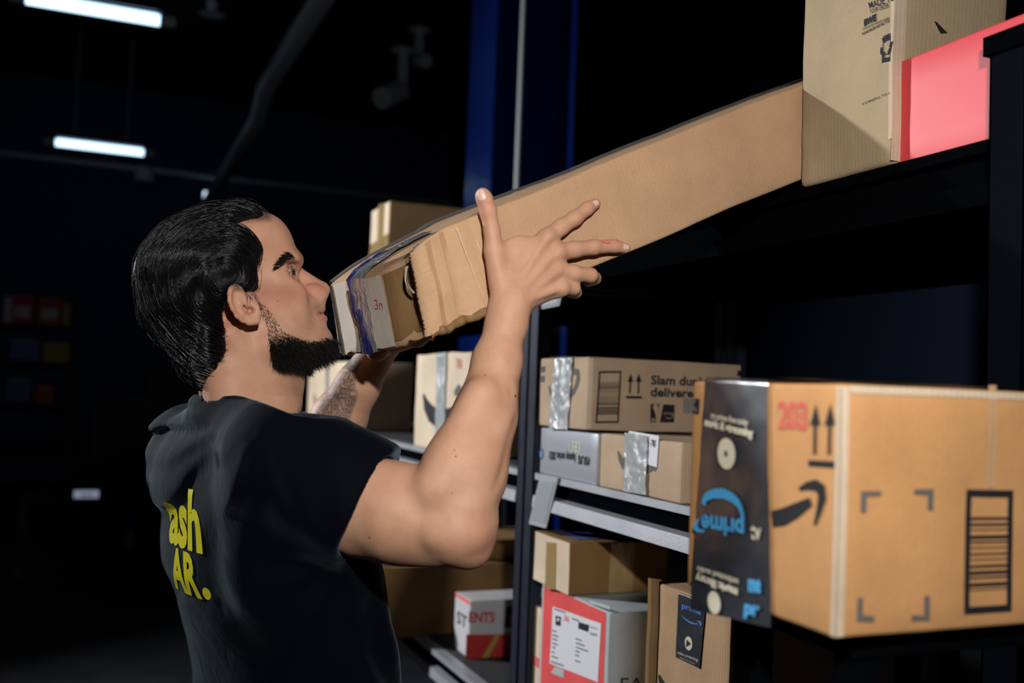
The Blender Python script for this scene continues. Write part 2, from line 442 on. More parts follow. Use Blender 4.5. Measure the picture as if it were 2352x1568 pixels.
# ---- spotlights hanging from the ceiling
def spot(pt, tip, r, L, label, rod=True):
    p = Vector(pt); q = Vector(tip)
    t = empty('spotlight', p, label, 'spotlight', 'grey spotlights hanging from the ceiling')
    m = MB(); m.tube([(0, 0, 0), (0, 0, .10)], [.035, .07], 'conduit', 12); m.tube([(0, 0, .08), (0, 0, .11)], .12, 'conduit', 16); m.build('ceiling_mount', t, True)
    m = MB(); m.tube([(0, 0, .11), (0, 0, 5.3-p.z)], .02, 'steel_dark', 8); m.build('hanging_rod', t)
    m = MB(); m.box(-.045, .045, -.03, .03, -.30*r/.11, .02, 'conduit'); m.build('bracket', t, bevel=.01)
    c = Vector((0, 0, -.30*r/.11)); d = (q-p-c); d.normalize()
    m = MB(); m.tube([c-d*.02, c+d*.03, c+d*L, c+d*(L+.02)], [r*.7, r, r, r*.9], 'conduit', 20); m.build('lamp_head', t, False)
p = at(926, 140, Y=9.2); q = at(878, 225, Y=9.0); spot(p, q, .105, .36, 'larger grey spotlight pointing down to the left under the ceiling')
p = at(963, 92, Y=9.6); q = at(978, 140, Y=9.4); spot(p, q, .075, .20, 'smaller grey spotlight above and right of the larger one')

# ---- conduits and ducts
m = MB(); a = at(735, 5, Y=6.2); z0 = a.z
m.tube([(a.x+.0, 3.0, z0), (a.x, 6.2, z0), (a.x-.02, 8.2, z0), (a.x+.02, 8.9, z0-.1), (a.x+.04, 13.9, z0-.12)], .075, 'conduit', 12)
tag(m.build('ceiling_pipe', smooth=True), 'thick grey pipe running away under the dark ceiling', 'pipe')
m = MB(); z1 = at(300, 385, Y=13.8).z
m.tube([(-4.9, 13.8, z1), (6.9, 13.8, z1)], .035, 'conduit', 8)
tag(m.build('wall_pipe', smooth=True), 'thin horizontal pipe along the top of the far wall', 'pipe')
p = at(330, 410, Y=13.7); m = MB(); m.tube([(p.x, 13.7, z1), (p.x, 13.7, z1-.18)], [.10, .13], 'conduit', 12)
tag(m.build('wall_speaker'), 'small round speaker hanging below the far wall pipe', 'speaker')
p = at(487, 22, Y=8.3); t = empty('sprinkler_head', p, 'small pale sprinkler fitting right of the top tube light', 'sprinkler')
m = MB(); m.tube([(0, 0, .05), (0, 0, 5.3-p.z)], .02, 'conduit', 8); m.build('drop_pipe', t)
m = MB(); m.tube([(0, 0, .06), (0, 0, -.02), (0, 0, -.04)], [.05, .035, .10], 'conduit', 12); m.build('deflector', t)

# ---- navy steel column with a conduit beside it
Yc = 4.9; cx0 = XY(1131, 300, Yc); cy1 = YX(1073, 300, cx0); cx1 = XY(1320, 300, Yc)
t = empty('steel_column', ((cx0+cx1)/2, (Yc+cy1)/2, 0), 'glossy navy blue steel column behind the shelving, above the thumb', 'column')
m = MB(); W = (cx1-cx0)/2; D = (cy1-Yc)/2
m.box(-W, -W+.012, -D, D, 0, 5.3, 'blue_paint'); m.box(W-.012, W, -D, D, 0, 5.3, 'blue_paint'); m.box(-W+.012, W-.012, -.006, .006, 0, 5.3, 'blue_paint')
m.build('column_shaft', t, bevel=.003)
m = MB(); m.box(-W-.05, W+.05, -D-.05, D+.05, 0, .03, 'blue_paint'); m.build('base_plate', t)
m = MB(); a = at(1203, 0, Y=4.6); b_ = at(1186, 440, Y=4.6); xx = (a.x+b_.x)/2
m.tube([(xx, 4.6, 0), (xx, 4.6, 5.3)], .0125, 'conduit', 10)
tag(m.build('upright_conduit', smooth=True), 'slim pale grey vertical conduit in front of the navy column', 'pipe')

# ---- dim store furniture at the far left
t = empty('storage_rack', (at(60, 900, Y=11.5).x, 11.6, 0), 'dim dark storage rack against the far wall at the left edge', 'shelf rack')
rx = t.location.x; m0 = at(160, 900, Y=11.3).x - rx
for s in (-1, 1):
    m = MB(); m.box(s*m0-.03, s*m0+.03, -.3, .3, 0, 2.35, 'cabinet'); m.build('side_panel', t)
for z in (.3, .75, 1.2, 1.62, 2.0):
    m = MB(); m.box(-m0, m0, -.3, .3, z-.03, z, 'cabinet'); m.build('shelf_board', t)
rnd = random.Random(4)
for (px0, px1, h, mt, nm, lb) in ((0, 18, .27, 'white_pack', 'package', 'dim pale package at the far left end of the top rack shelf'), (18, 68, .30, 'red_pack', 'package', 'dim red package on the top rack shelf, left one'),
                                  (80, 132, .29, 'red_pack', 'package', 'dim red package on the top rack shelf, right one'), (136, 154, .24, 'gold_pack', 'package', 'small dim brownish package at the right end of the rack top shelf')):
    a = at(px0, 850, Y=11.35).x; b_ = at(px1, 850, Y=11.35).x
    m = MB(); m.box(a, b_, 11.35, 11.6, 2.0, 2.0+h, mt); m.box(a+.03, b_-.03, 11.345, 11.35, 2.06, 2.0+h*.6, 'white_pack')
    tag(m.build(nm, bevel=.006), lb, 'package', 'packages on the far rack')
for (px0, px1, z, h, mt, lb) in ((10, 85, 1.62, .22, 'poster', 'dim blue bin on the second rack shelf, left'), (90, 150, 1.62, .20, 'gold_pack', 'dim olive bin on the second rack shelf, right'),
                                 (10, 70, 1.2, .24, 'poster', 'dim blue bin on the third rack shelf'), (78, 120, 1.2, .18, 'red_pack', 'dim reddish bin on the third rack shelf')):
    a = at(px0, 950, Y=11.35).x; b_ = at(px1, 950, Y=11.35).x
    m = MB(); m.box(a, b_, 11.35, 11.6, z, z+h, mt); m.box(a+.02, b_-.02, 11.34, 11.35, z+h-.03, z+h-.015, 'white_pack')
    tag(m.build('storage_bin', bevel=.006), lb, 'bin', 'bins on the far rack')
a = at(180, 1010, Y=11); b_ = at(332, 1010, Y=11)
t = empty('counter', ((a.x+b_.x)/2, 11.2, 0), 'dark counter cabinet below the bluish far wall', 'cabinet')
m = MB(); W = (b_.x-a.x)/2; m.box(-W, W, -.3, .3, 0, a.z-.03, 'cabinet'); m.build('cabinet_body', t)
m = MB(); m.box(-W-.03, W+.03, -.33, .3, a.z-.03, a.z, 'dark'); m.build('counter_top', t)
a = at(338, 855, Y=10); b_ = at(600, 855, Y=10)
t = empty('tall_cabinet', ((a.x+b_.x)/2, 10.3, 0), 'tall black cabinet far behind the person, hidden in shadow', 'cabinet')
m = MB(); W = (b_.x-a.x)/2; m.box(-W, W, -.3, .3, 0, a.z, 'cabinet'); m.build('cabinet_body', t)
for s in (-1, 1):
    m = MB(); m.box(min(0, s*W)+.01, max(0, s*W)-.01, -.32, -.3, .05, a.z-.03, 'cabinet'); m.build('door', t)
a = at(166, 1147, Y=8); b_ = at(230, 1124, Y=8)
t = empty('desk', ((a.x+b_.x)/2, 8.25, 0), 'dark desk in the shadow under the small lit sign', 'desk')
m = MB(); m.box(-.45, .3, -.25, .2, a.z-.04, a.z, 'dark'); m.build('desk_top', t)
for s in (-1, 1):
    m = MB(); m.box(s*.34-.11, s*.34-.05, -.2, .15, 0, a.z-.04, 'cabinet'); m.build('leg', t)
t2 = empty('lit_sign', ((a.x+b_.x)/2, 8.02, a.z), 'small blurred whitish lit display box in the dark at left', 'display')
W = (b_.x-a.x)/2; H = b_.z-a.z
m = MB(); m.box(-W, W, .004, .06, 0, H, 'steel_dark'); m.build('case', t2)
m = MB(); m.box(-W+.008, W-.008, 0, .004, .008, H-.008, 'sign_glow'); m.box(-W*.4, W*.5, -.002, 0, H*.35, H*.5, 'steel_dark'); m.build('glowing_panel', t2)
a = at(270, 1285, Y=8.6); b_ = at(312, 1172, Y=8.6)
t = empty('bulletin_stand', ((a.x+b_.x)/2, 8.64, 0), 'dark board stand carrying a small blue poster', 'stand')
m = MB(); m.box(-.3, .3, -.02, .02, .5, 1.35, 'cabinet'); m.build('board', t)
for s in (-1, 1):
    m = MB(); m.box(s*.25-.02, s*.25+.02, -.2, .2, 0, .04, 'cabinet'); m.box(s*.25-.02, s*.25+.02, -.02, .02, .04, .5, 'cabinet'); m.build('leg', t)
W = (b_.x-a.x)/2; H = b_.z-a.z; cxp = (a.x+b_.x)/2
m = MB(); m.box(-W, W, -.003, 0, 0, H, 'poster')
m.add([(-W*.5, -.004, H*.38), (W*.7, -.004, H*.62), (W*.9, -.004, H*.30), (0, -.004, H*.22)], [(0, 1, 2, 3)], 'white_pack')
tag(m.build('poster', loc=(cxp, 8.62, a.z)), 'small dim blue poster with a pale swoosh on the board stand', 'poster')

# ================================================================== SHELVING
ZT, ZM, ZL = 1.783, 1.333, .82
X0, XD = .85, .52
def beam(mb, x, y0, y1, z, face, mat_lip, mat_rec, depth=.070):
    """stepped rail: lip, recessed band, sloping ledge. face -1 looks to the aisle"""
    s = face
    prof = [(0, 0), (0, -.013), (.016, -.015), (.016, -.043), (-.002, -.046), (-.004, -.070), (.030, -.070), (.030, 0)]
    n = len(prof); V = []
    for y in (y0, y1): V += [(x-s*px_, y, z+pz) for px_, pz in prof]
    for i in range(n):
        j = (i+1) % n
        mb.add([V[i], V[j], V[n+j], V[n+i]], [(0, 1, 2, 3)], mat_rec if i in (1, 2) else mat_lip)  # lip underside and recess darkened: their shade is put into the rail colour
    mb.add(V[:n], [tuple(range(n))], mat_lip); mb.add(V[n:], [tuple(range(n))], mat_lip)
def shelf_unit(label, y0, y1, levels, ups, top=2.02):
    t = empty('shelving_unit', (X0+XD/2, (y0+y1)/2, 0), label, 'shelving', 'steel shelving units along the aisle')
    ox, oy = t.location.x, t.location.y
    for (x, y, w, mat, tp) in ups:
        m = MB(); d = .03
        # angle post: two flanges and a slotted face
        m.box(x-ox, x-ox+.004, y-oy, y-oy+w, 0, tp, mat)
        m.box(x-ox, x-ox+d, y-oy+w-.004, y-oy+w, 0, tp, mat)
        m.box(x-ox, x-ox+d, y-oy, y-oy+.004, 0, tp, mat)
        m.box(x-ox+.010, x-ox+.012, y-oy, y-oy+w, 0, tp, 'steel_black')
        o = m.build('upright', t, bevel=.001)
        m = MB(); m.box(x-ox-.004, x-ox+d+.006, y-oy-.004, y-oy+w+.004, -.0, .015, 'steel_black'); m.build('foot', o)
    for z, mat, brace in levels:
        m = MB(); m.box(X0-ox+.03, X0-ox+XD-.03, y0-oy, y1-oy, z-.012, z, 'dark' if mat != 'steel_black' else 'steel_black'); sh = m.build('shelf_board', t)
        m = MB(); beam(m, X0-ox, y0-oy, y1-oy, z, -1, mat, 'steel_black'); m.build('front_beam', sh)
        m = MB(); beam(m, X0-ox+XD, y0-oy, y1-oy, z, 1, 'steel_grey' if mat != 'steel_black' else mat, 'steel_dark'); m.build('rear_beam', sh)
        for yy in (y0, y1-.02):
            m = MB(); m.box(X0-ox+.03, X0-ox+XD-.03, yy-oy, yy-oy+.02, z-.06, z-.012, 'steel_dark'); m.build('side_beam', sh)
    return t
YP = .753      # far edge of the nearest post
near = shelf_unit('near steel shelving unit at the right, holding the labelled cartons', YP+.001, 1.893,
    [(ZT, 'steel_black', 0), (ZM, 'steel_grey', 0), (ZL, 'steel_grey', 0)],
    [(X0-.012, YP-.045, .045, 'post', 1.865), (X0-.004, 1.893, .040, 'steel_dark', 1.80), (X0+XD-.03, YP-.045, .045, 'steel_dark', 1.865), (X0+XD-.03, 1.893, .040, 'steel_dark', 1.80)])
far = shelf_unit('far steel shelving unit behind the raised forearm', 1.985, 4.6,
    [(ZT, 'steel_black', 0), (ZM, 'steel_grey', 0), (ZL, 'steel_grey', 0)],
    [(X0-.002, 1.945, .036, 'steel_dark', 1.80), (X0-.002, 3.02, .036, 'steel_dark', 1.333), (X0, 4.6, .036, 'steel_dark', 1.80), (X0+XD-.03, 1.945, .036, 'steel_dark', 1.80), (X0+XD-.03, 4.6, .036, 'steel_dark', 1.80)])
m = MB(); oy = near.location.y; ox = near.location.x
m.box(X0-ox-.018, X0-ox+.04, YP-.050-oy, YP+.003-oy, 1.865, 1.885, 'steel_black'); m.build('post_cap', near)
# near end of the unit continues towards the camera
m = MB(); beam(m, X0-ox, YP-.045-.5-oy, YP-.046-oy, ZT+.02, -1, 'steel_black', 'steel_black'); m.build('adjoining_beam', near)

def tagplate(pts, X, label):
    P = [at(px, py, X=X) for px, py in pts]; c = sum(P, Vector())/4
    m = MB(); m.prism([p-c for p in P], (.0025, 0, 0), 'plate')
    q = [c+(p-c)*.82 for p in P]
    m.prism([p-c-Vector((.0012, 0, 0)) for p in q], (.0010, 0, 0), 'silver_board')
    tag(m.build('shelf_ticket_holder', bevel=.0006, loc=c), label, 'label holder', 'plastic ticket holders clipped to the shelf beams')
tagplate([(1240, 1092), (1281, 1096), (1253, 1213), (1214, 1203)], X0-.006, 'tilted grey plastic ticket holder hanging from the middle shelf end')
tagplate([(1238, 640), (1300, 640), (1284, 702), (1244, 710)], X0-.006, 'grey plastic ticket holder on the top shelf behind the raised hand')

# ================================================================== NEAR CARTONS
# --- blurred large carton in front
XN = .5; yn0 = YX(1925, 1200, XN); yn1 = YX(1582, 1120, XN)
zb = at(1920, 1468, X=XN).z; zt = at(1925, 880, X=XN).z
NC = carton_at('shipping_carton', 'large tan shipping carton with black printed tape and a framed barcode, closest to the camera', XN, XN+.315, yn0, yn1, zb, zt, 'card_orange', amp=.0012, r=.004, seed=3, nsub=.02)
K = NC
K.pxpoly('L', [(1570, 915), (1609, 918), (1607, 952), (1569, 950)], 'ink_faded'); K.pxpoly('L', [(1584, 915), (1606, 918), (1605, 952), (1583, 950)], 'ink')
K.arrows('L', (1862, 926), (1922, 924), (1918, 1072), (1860, 1068), 'ink')
K.text('L', '203', (1790, 980), (1856, 984), (1788, 920), 'ink_red', .03)
# smile: stroke and hook
def pxstroke(K, face, pts, ws, mat, off=.0008):
    P = [Vector(K.uv(face, *p)) for p in pts]; A = []; B = []
    s = (Vector(K.uv(face, pts[0][0]+10, pts[0][1]))-P[0]).length/10
    for i, p in enumerate(P):
        t = (P[min(i+1, len(P)-1)]-P[max(i-1, 0)]).normalized(); n = Vector((-t.y, t.x))*ws[i]*s/2; A.append(p+n); B.append(p-n)
    for i in range(len(P)-1): K.poly(face, [tuple(A[i]), tuple(A[i+1]), tuple(B[i+1]), tuple(B[i])], mat, off)
pxstroke(K, 'L', [(1775, 1193), (1800, 1188), (1830, 1172), (1864, 1150)], [23, 25, 21, 12], 'ink')
pxstroke(K, 'L', [(1838, 1122), (1856, 1114), (1876, 1112), (1888, 1122), (1890, 1142), (1882, 1172), (1872, 1204)], [6, 12, 17, 20, 18, 12, 6], 'ink')
for q in ([(1975, 1125), (2022, 1125), (2022, 1137), (1988, 1137), (1988, 1175), (1974, 1175)], [(2098, 1122), (2143, 1122), (2143, 1172), (2130, 1170), (2130, 1136), (2098, 1134)],
          [(1968, 1372), (1981, 1372), (1981, 1412), (2008, 1414), (2008, 1427), (1967, 1426)], [(2123, 1366), (2136, 1366), (2136, 1422), (2094, 1424), (2094, 1411), (2123, 1411)]):
    K.poly('R', [K.uv('R', *p) for p in q], 'ink_faded', .0008)
K.barcode('R', [(2219, 1124), (2326, 1126), (2323, 1402), (2215, 1408)], lines=13, frame=.0055, seed=5)
O4 = .0008
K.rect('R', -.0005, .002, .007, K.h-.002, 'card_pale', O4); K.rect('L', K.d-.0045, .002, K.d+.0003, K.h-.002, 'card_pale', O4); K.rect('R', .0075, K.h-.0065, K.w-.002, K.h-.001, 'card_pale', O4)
K.pxpoly('R', [(2268, 885), (2285, 885), (2283, 1120), (2266, 1120)], 'card')
tp = K.pxpatch('printed_tape', 'L', [(1588, 1400), (1775, 1440), (1768, 872), (1625, 868)], 'tape_black', off=.0016, crumple=.0005, wrap=.05, label='wide black tape with blue and cream printing')
K.text('L', 'prime', (1716, 1196), (1618, 1182), (1716, 1240), 'ink_blue', .035, .0040, tp)
K.smile('L', (1722, 1196), (1616, 1178), (1722, 1262), 'ink_blue', .0042, tp, arc=False)
pxs = [(1714, 1186), (1706, 1160), (1690, 1143), (1668, 1134), (1645, 1134), (1628, 1142), (1623, 1158)]
P = [Vector(K.uv('L', *p)) for p in pxs]
for i in range(len(P)-1):
    t_ = (P[i+1]-P[i]).normalized(); n_ = Vector((-t_.y, t_.x)); wa = (.0016, .0030, .004, .0042, .004, .0034, .0026)
    K.poly('L', [tuple(P[i]+n_*wa[i]), tuple(P[i+1]+n_*wa[i+1]), tuple(P[i+1]-n_*wa[i+1]), tuple(P[i]-n_*wa[i])], 'ink_blue', .0042, tp)
def disc(K, face, c, e, mat, off, mb, n=24, start=0, end=2*math.pi):
    c_ = Vector(K.uv(face, *c)); r_ = (Vector(K.uv(face, *e))-c_).length
    K.affine(face, [(math.cos(start+(end-start)*i/n), math.sin(start+(end-start)*i/n)) for i in range(n)], [tuple(range(n))], tuple(c_), tuple(c_+Vector((r_, 0))), tuple(c_+Vector((0, r_))), mat, off, mb)
disc(K, 'L', (1677, 1043), (1677, 1007), 'ink_cream', .0042, tp); disc(K, 'L', (1677, 1043), (1677, 1036), 'tape_black', .0046, tp)
disc(K, 'L', (1648, 1384), (1648, 1358), 'ink_cream', .0042, tp)
K.text('L', 'try prime free today', (1640, 962), (1728, 978), (1642, 948), 'ink_cream', .02, .0042, tp)
K.text('L', 'music & streaming', (1626, 978), (1738, 1004), (1628, 962), 'ink_cream', .06, .0042, tp)
K.text('L', 'unlimited audio', (1704, 1330), (1610, 1300), (1704, 1344), 'ink_cream', .02, .0042, tp)
K.text('L', 'music library', (1702, 1352), (1606, 1318), (1702, 1370), 'ink_cream', .06, .0042, tp)
K.text('L', 'me', (1726, 1354), (1756, 1358), (1726, 1318), 'ink_blue', .06, .0042, tp)
K.text('L', 'pr', (1716, 1406), (1752, 1412), (1718, 1376), 'ink_blue', .06, .0042, tp)
K.text('L', 'tv', (1732, 1238), (1756, 1240), (1733, 1200), 'ink_cream', .02, .0042, tp)
mb = MB()   # tape running over the top seam, just visible over the edge
for i in range(12):
    x = -K.w/2+.012+i*.024
    V = [Vector((x, -.026, K.h+.0035)), Vector((x+.024, -.026, K.h+.0035)), Vector((x+.024, .026, K.h+.0035)), Vector((x, .026, K.h+.0035))]
    mb.add([K.disp(v)+Vector((0, 0, .001)) for v in V], [(0, 1, 2, 3)], 'tape_black')
    V = [K.disp(Vector((v[0]*.5+(x+.012)*.5, v[1]*.35-.012, K.h+.0035)))+Vector((0, 0, .0022)) for v in V]
    mb.add(V, [(0, 1, 2, 3)], 'ink_blue' if i in (8, 9, 10) else 'ink_cream')
K.kids.append(('seam_tape', mb, 'tape strip printed in blue and cream along the top seam'))
K.done()
t = empty('display_stand', (XN+.16, (yn0+yn1)/2, 0), 'black stand under the large near carton, hidden in shadow', 'stand')
m = MB(); m.box(-.125, .125, -.08, .08, zb-.022, zb-.001, 'steel_black'); m.build('deck', t, bevel=.002)
for sx in (-1, 1):
    for sy in (-1, 1):
        m = MB(); m.box(sx*.11-.012, sx*.11+.012, sy*.065-.012, sy*.065+.012, .002, zb-.022, 'steel_black'); m.build('leg', t)

# --- tall khaki carton and coral box on the top shelf
yk1 = YX(1836, 300, X0); yk0 = YX(2050, 300, X0); xk = XY(2318, 30, yk0)
K = carton_at('tall_carton', 'tall khaki cardboard carton standing on the top shelf at the end of the long box', X0, xk, yk0, yk1, ZT+.001, ZT+.42, 'card_khaki', seed=11, amp=.0022, r=.009, nsub=.014)
K.text('L', 'MADE TO', (1998, 20), (2056, 2), (1994, 6), 'ink', .01)
K.text('L', 'YOUR ORDER', (1999, 32), (2042, 18), (1997, 22), 'ink', .0)
K.text('L', 'BWE', (1984, 60), (2012, 47), (1984, 46), 'ink', .07)
K.text('L', 'CORRUGATED PAPER BOX MAKERS', (1981, 70), (2042, 44), (1980, 65), 'ink', .0)
K.text('L', 'PLEASE REUSE AND RECYCLE', (1980, 82), (2044, 50), (1979, 76), 'ink', .02)
K.text('L', 'E CAREFUL TO S', (1984, 243), (2046, 216), (1983, 238), 'ink', .0)
# recycling emblem
def px4(K, f, a, b, c, d, mat, off=.0009): K.pxpoly(f, [a, b, c, d], mat, off)
for q in ([(2030, 84), (2046, 77), (2046, 79), (2032, 86)], [(2029, 84), (2031, 84), (2028, 146), (2026, 146)], [(2045, 78), (2047, 78), (2047, 142), (2045, 142)], [(2029, 94), (2046, 89), (2046, 91), (2029, 96)], [(2028, 126), (2046, 123), (2046, 125), (2028, 128)]):
    K.pxpoly('L', q, 'ink', .0009)
K.pxpoly('L', [(2027, 135), (2046, 132), (2045, 142), (2027, 145)], 'ink', .0009)
for a0 in (90, 210, 330):
    c = Vector(K.uv('L', 2037, 108)); R = .013
    pts = []
    for s_, rr in ((-38, 1), (-10, 1.1), (22, 1), (40, 1.25), (48, .75), (22, .45), (14, .62), (-10, .55), (-34, .52)):
        an = math.radians(a0+s_); pts.append((c.x+R*rr*math.cos(an)*.75, c.y+R*rr*math.sin(an)))
    O_, U_, W_, N_ = K.frame('L'); K.mb.add([K.put('L', u, v, .0011) for u, v in pts], [tuple(range(len(pts)))], 'ink')
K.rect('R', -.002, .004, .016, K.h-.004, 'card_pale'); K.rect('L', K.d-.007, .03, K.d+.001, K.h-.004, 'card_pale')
K.pxpoly('R', [(2144, 50), (2150, 52), (2176, 76), (2160, 78)], 'ink')
K.done()
yp1 = YX(2063, 250, X0+.012); yp0 = YP-.34
K = carton_at('coral_box', 'flat coral pink box on the top shelf beam at the right edge', X0+.012, X0+.30, yp0, yp1, ZT+.001, ZT+.126, 'pink', seed=12, amp=.0007, r=.0025, nsub=.03)
K.done()

# --- long carton being lifted (local x runs up the slope)
A_ = at(1000, 765, Y=1.084); B_ = at(1832, 414, Y=1.084)
th = math.atan2(B_.z-A_.z, B_.x-A_.x); LB, WB, HB = 1.02, .272, .107
dvec = Vector((math.cos(th), 0, math.sin(th))); up = Vector((-math.sin(th), 0, math.cos(th)))
roll = math.radians(2.2)
Yn = yk1+.006
A_ = at(1000, 765, Y=Yn)
base = A_ + dvec*(LB/2-.008) + Vector((0, WB/2, 0)) + up*.004
def warp_long(p):
    q = p.copy(); x = q.x+LB/2          # distance from the lifted end
    k = max(0, 1-x/.16); q.z *= 1+.11*min(1, x/.5)
    fy = (q.y+WB/2)/WB                  # 0 near side, 1 far side
    q.x -= k*(.042*fy + .006*math.sin(fy*3.1)) - k*.020*q.z/HB
    if x < .14:                         # crushed end: softened, tapered far side and ragged flutes
        q.z = HB*.5+(q.z-HB*.5)*(1-.08*k*fy*fy) - .019*k*fy
        q.z -= .006*k*math.sin(fy*5)*(.4+q.z/HB)
        if fy < .05: q.y += .0040*math.sin(x*210+3*math.sin(x*31)+q.z*9)*min(1, k*1.6) + .005*k*noise.noise(Vector((x*40, q.z*30, 2)))
        if q.z < .02: q.z += .006*k*noise.noise(Vector((x*60, q.y*50, 8)))
        if x < .02 and fy < .35: q.x += .016*math.exp(-((fy-.14)/.09)**2)*math.sin(min(1, max(0, q.z/HB))*math.pi)**.5
    q.z -= .008*max(0, 1-x/.06)**2*(q.z/HB)
    q.z += .0018*math.sin(x*11)*fy
    q.y -= .0012*math.sin(x*23+q.z*20)
    q.x += q.z*.0
    return q
K = Carton('long_carton', 'long narrow tan carton the person is lifting onto the top shelf', (LB, WB, HB), base, 'card_long', rot=(roll, -th, 0), amp=.0016, r=.004, seed=21, warp=warp_long, nsub=.011)
LONG = K
# whitish outer flap of the end, from the far side to the shadowed fold
K.poly('L', [(.003, .004), (.190, .004), (.180, HB-.004), (.003, HB-.004)], 'card_white', .0012)
K.poly('L', [(.192, .010), (.262, .010), (.262, HB-.008), (.186, HB-.006)], 'torn', .0010)
for x in (.203, .211, .222, .230, .241, .250): K.poly('L', [(x, .014), (x+.0022, .014), (x-.004, HB-.014), (x-.006, HB-.014)], 'card_brown', .0014)
# creases across the near side
for (x, x2, wd) in ((.062, .075, .0022), (.085, .099, .0016), (.335, .352, .0008)):
    K.poly('R', [(x, HB-.006), (x+wd, HB-.006), (x2+wd, .004), (x2, .004)], 'crease', .0006)
# edge-board lip of the top flap along the far top edge, and the ragged bottom lip
mb = MB(); V = []; F = []; n = 80
for i in range(n+1):
    u = LB*i/n
    for (dy, dz) in ((0, 0), (.004, .0035), (.010, .0040), (.012, .001)):
        p = K.put('T', u, WB-.016+dy, .0006); V.append(p+Vector((0, 0, dz+.0004*noise.noise(Vector((u*90, dy*400, 0))))))
for i in range(n):
    for j in range(3): k = i*4+j; F.append((k, k+1, k+5, k+4))
mb.add(V, F, 'ink_faded'); K.kids.append(('top_flap_edge', mb, 'dark raised edge of the top flap'))
mb = MB(); rnd = random.Random(2); V = []; F = []; n = 60
for i in range(n+1):
    u = .001+.165*i/n; j = .0022*rnd.random()
    for (dn, dv) in ((.0, .007), (.0022+j*.6, .005+j*.6), (.0035+j, .002-j*.5), (.002, -.002-j*1.2), (-.004, -.002)):
        O_, U_, W_, N_ = K.frame('R'); p = K.disp(O_+U_*u+W_*max(0, dv)); V.append(p+N_*dn+W_*min(0, dv))
for i in range(n):
    for j in range(4): k = i*5+j; F.append((k, k+1, k+6, k+5))
mb.add(V, F, 'torn'); K.kids.append(('torn_bottom_edge', mb, 'frayed corrugated bottom edge near the lifted end'))
mb = MB(); V = []; F = []; n = 46
for i in range(n+1):
    v = .003+(HB-.006)*i/n; j = .0015*rnd.random()
    O_, U_, W_, N_ = K.frame('R')
    for (du, dn) in ((.016, .0006), (.010, .0035+j), (.002, .0045), (-.005-j, .001), (-.004, -.010)):
        p = K.disp(O_+U_*max(.0, du)+W_*v); V.append(p+N_*dn+U_*min(0, du))
for i in range(n):
    for j in range(4): k = i*5+j; F.append((k, k+1, k+6, k+5))
mb.add(V, F, 'card_long'); K.kids.append(('crushed_corner', mb, None))
# curl of torn liner at the top corner
mb = MB(); V = []; F = []
for i in range(12):
    t_ = i/11; c = K.disp(Vector((-LB/2, -WB/2+.030-.006*t_, HB-.012-.036*t_)))
    for s_ in (-1, 0, 1): V.append(c+Vector((-.004-.008*math.sin(t_*2.8)-.003*abs(s_), s_*.006*(1-t_*.8), 0)))
for i in range(11):
    for j in range(2): k = i*3+j; F.append((k, k+1, k+4, k+3))
mb.add(V, F, 'card_pale'); K.kids.append(('torn_liner_curl', mb, None))
K.patch('stretch_film_band', 'L', [(.098, .001), (.146, .001), (.136, HB-.001), (.092, HB-.001)], 'film_silver', off=.0028, crumple=.0016, wrap=.10, label='twisted silver and navy stretch film', n=(20, 60), ragged=.006)
K.patch('navy_film_strip', 'L', [(.112, .001), (.138, .001), (.116, HB*.6), (.106, HB*.6)], 'tape_blue', off=.0052, crumple=.0012, n=(14, 40), ragged=.006)
K.patch('navy_film_strip', 'L', [(.094, HB*.5), (.103, HB*.4), (.102, HB-.001), (.091, HB-.001)], 'tape_blue', off=.0052, crumple=.0012, wrap=.05, n=(10, 30), ragged=.004)
K.patch('old_tape', 'L', [(.012, .002), (.024, .002), (.018, HB-.002), (.006, HB-.002)], 'tape_dark', off=.0022, crumple=.0004, label='grey worn tape strip at the far edge')
K.patch('clear_tape', 'T', [(.0, .028), (.13, .030), (.13, .050), (.0, .046)], 'tape_dark', off=.0014, crumple=.0004, label='dark clear tape over the top edge')
mb = MB(); c = K.put('L', .150, HB*.60, .003)    # fine red pen squiggle
K.text('L', '3n', (.152, .060), (.174, .057), (.154, .074), 'ink_red', -.012, .0022, uv=True)
K.done()

# --- the shelf's middle level, near unit
ys1 = YX(1238, 900, X0+.004); ys0 = YX(1350, 900, X0+.004)
zk = 1.431
K = carton_at('printed_carton', 'tan carton reading Slam dunks delivered, on top of two boxes of the middle shelf', X0+.004, XY(1702, 880, ys0), ys0, ys1, zk+.001, zk+.139, 'card_grey', seed=31, amp=.0012, r=.003, nsub=.015)
K.barcode('R', [(1375, 853), (1427, 852), (1421, 971), (1367, 972)], lines=16, frame=.0035, seed=8)
K.arrows('R', (1441, 857), (1474, 857), (1473, 915), (1438, 915))
K.text('R', 'Slam dunks', (1494, 882), (1629, 886), (1495, 862), 'ink', .03)
K.text('R', 'delivered', (1493, 909), (1606, 913), (1494, 889), 'ink', .03)
K.pxpoly('R', [(1494, 927), (1514, 927), (1509, 969), (1493, 968)], 'ink'); K.pxpoly('R', [(1523, 928), (1549, 929), (1548, 970), (1515, 969)], 'ink')
K.pxpoly('R', [(1501, 928), (1508, 927), (1512, 936), (1511, 946), (1513, 958), (1509, 968), (1505, 968), (1506, 955), (1503, 945), (1499, 936)], 'card_grey', .0012)
K.text('R', 'NBA', (1495, 966), (1504, 966), (1495, 959), 'card_grey', .03, .0013)
K.text('R', 'prime', (1524, 951), (1546, 952), (1524, 944), 'card_grey', .0, .0013)
K.smile('R', (1527, 962), (1544, 962), (1527, 950), 'card_grey', .0013)
K.pxpoly('R', [(1694, 850), (1702, 851), (1702, 864), (1693, 863)], 'ink')
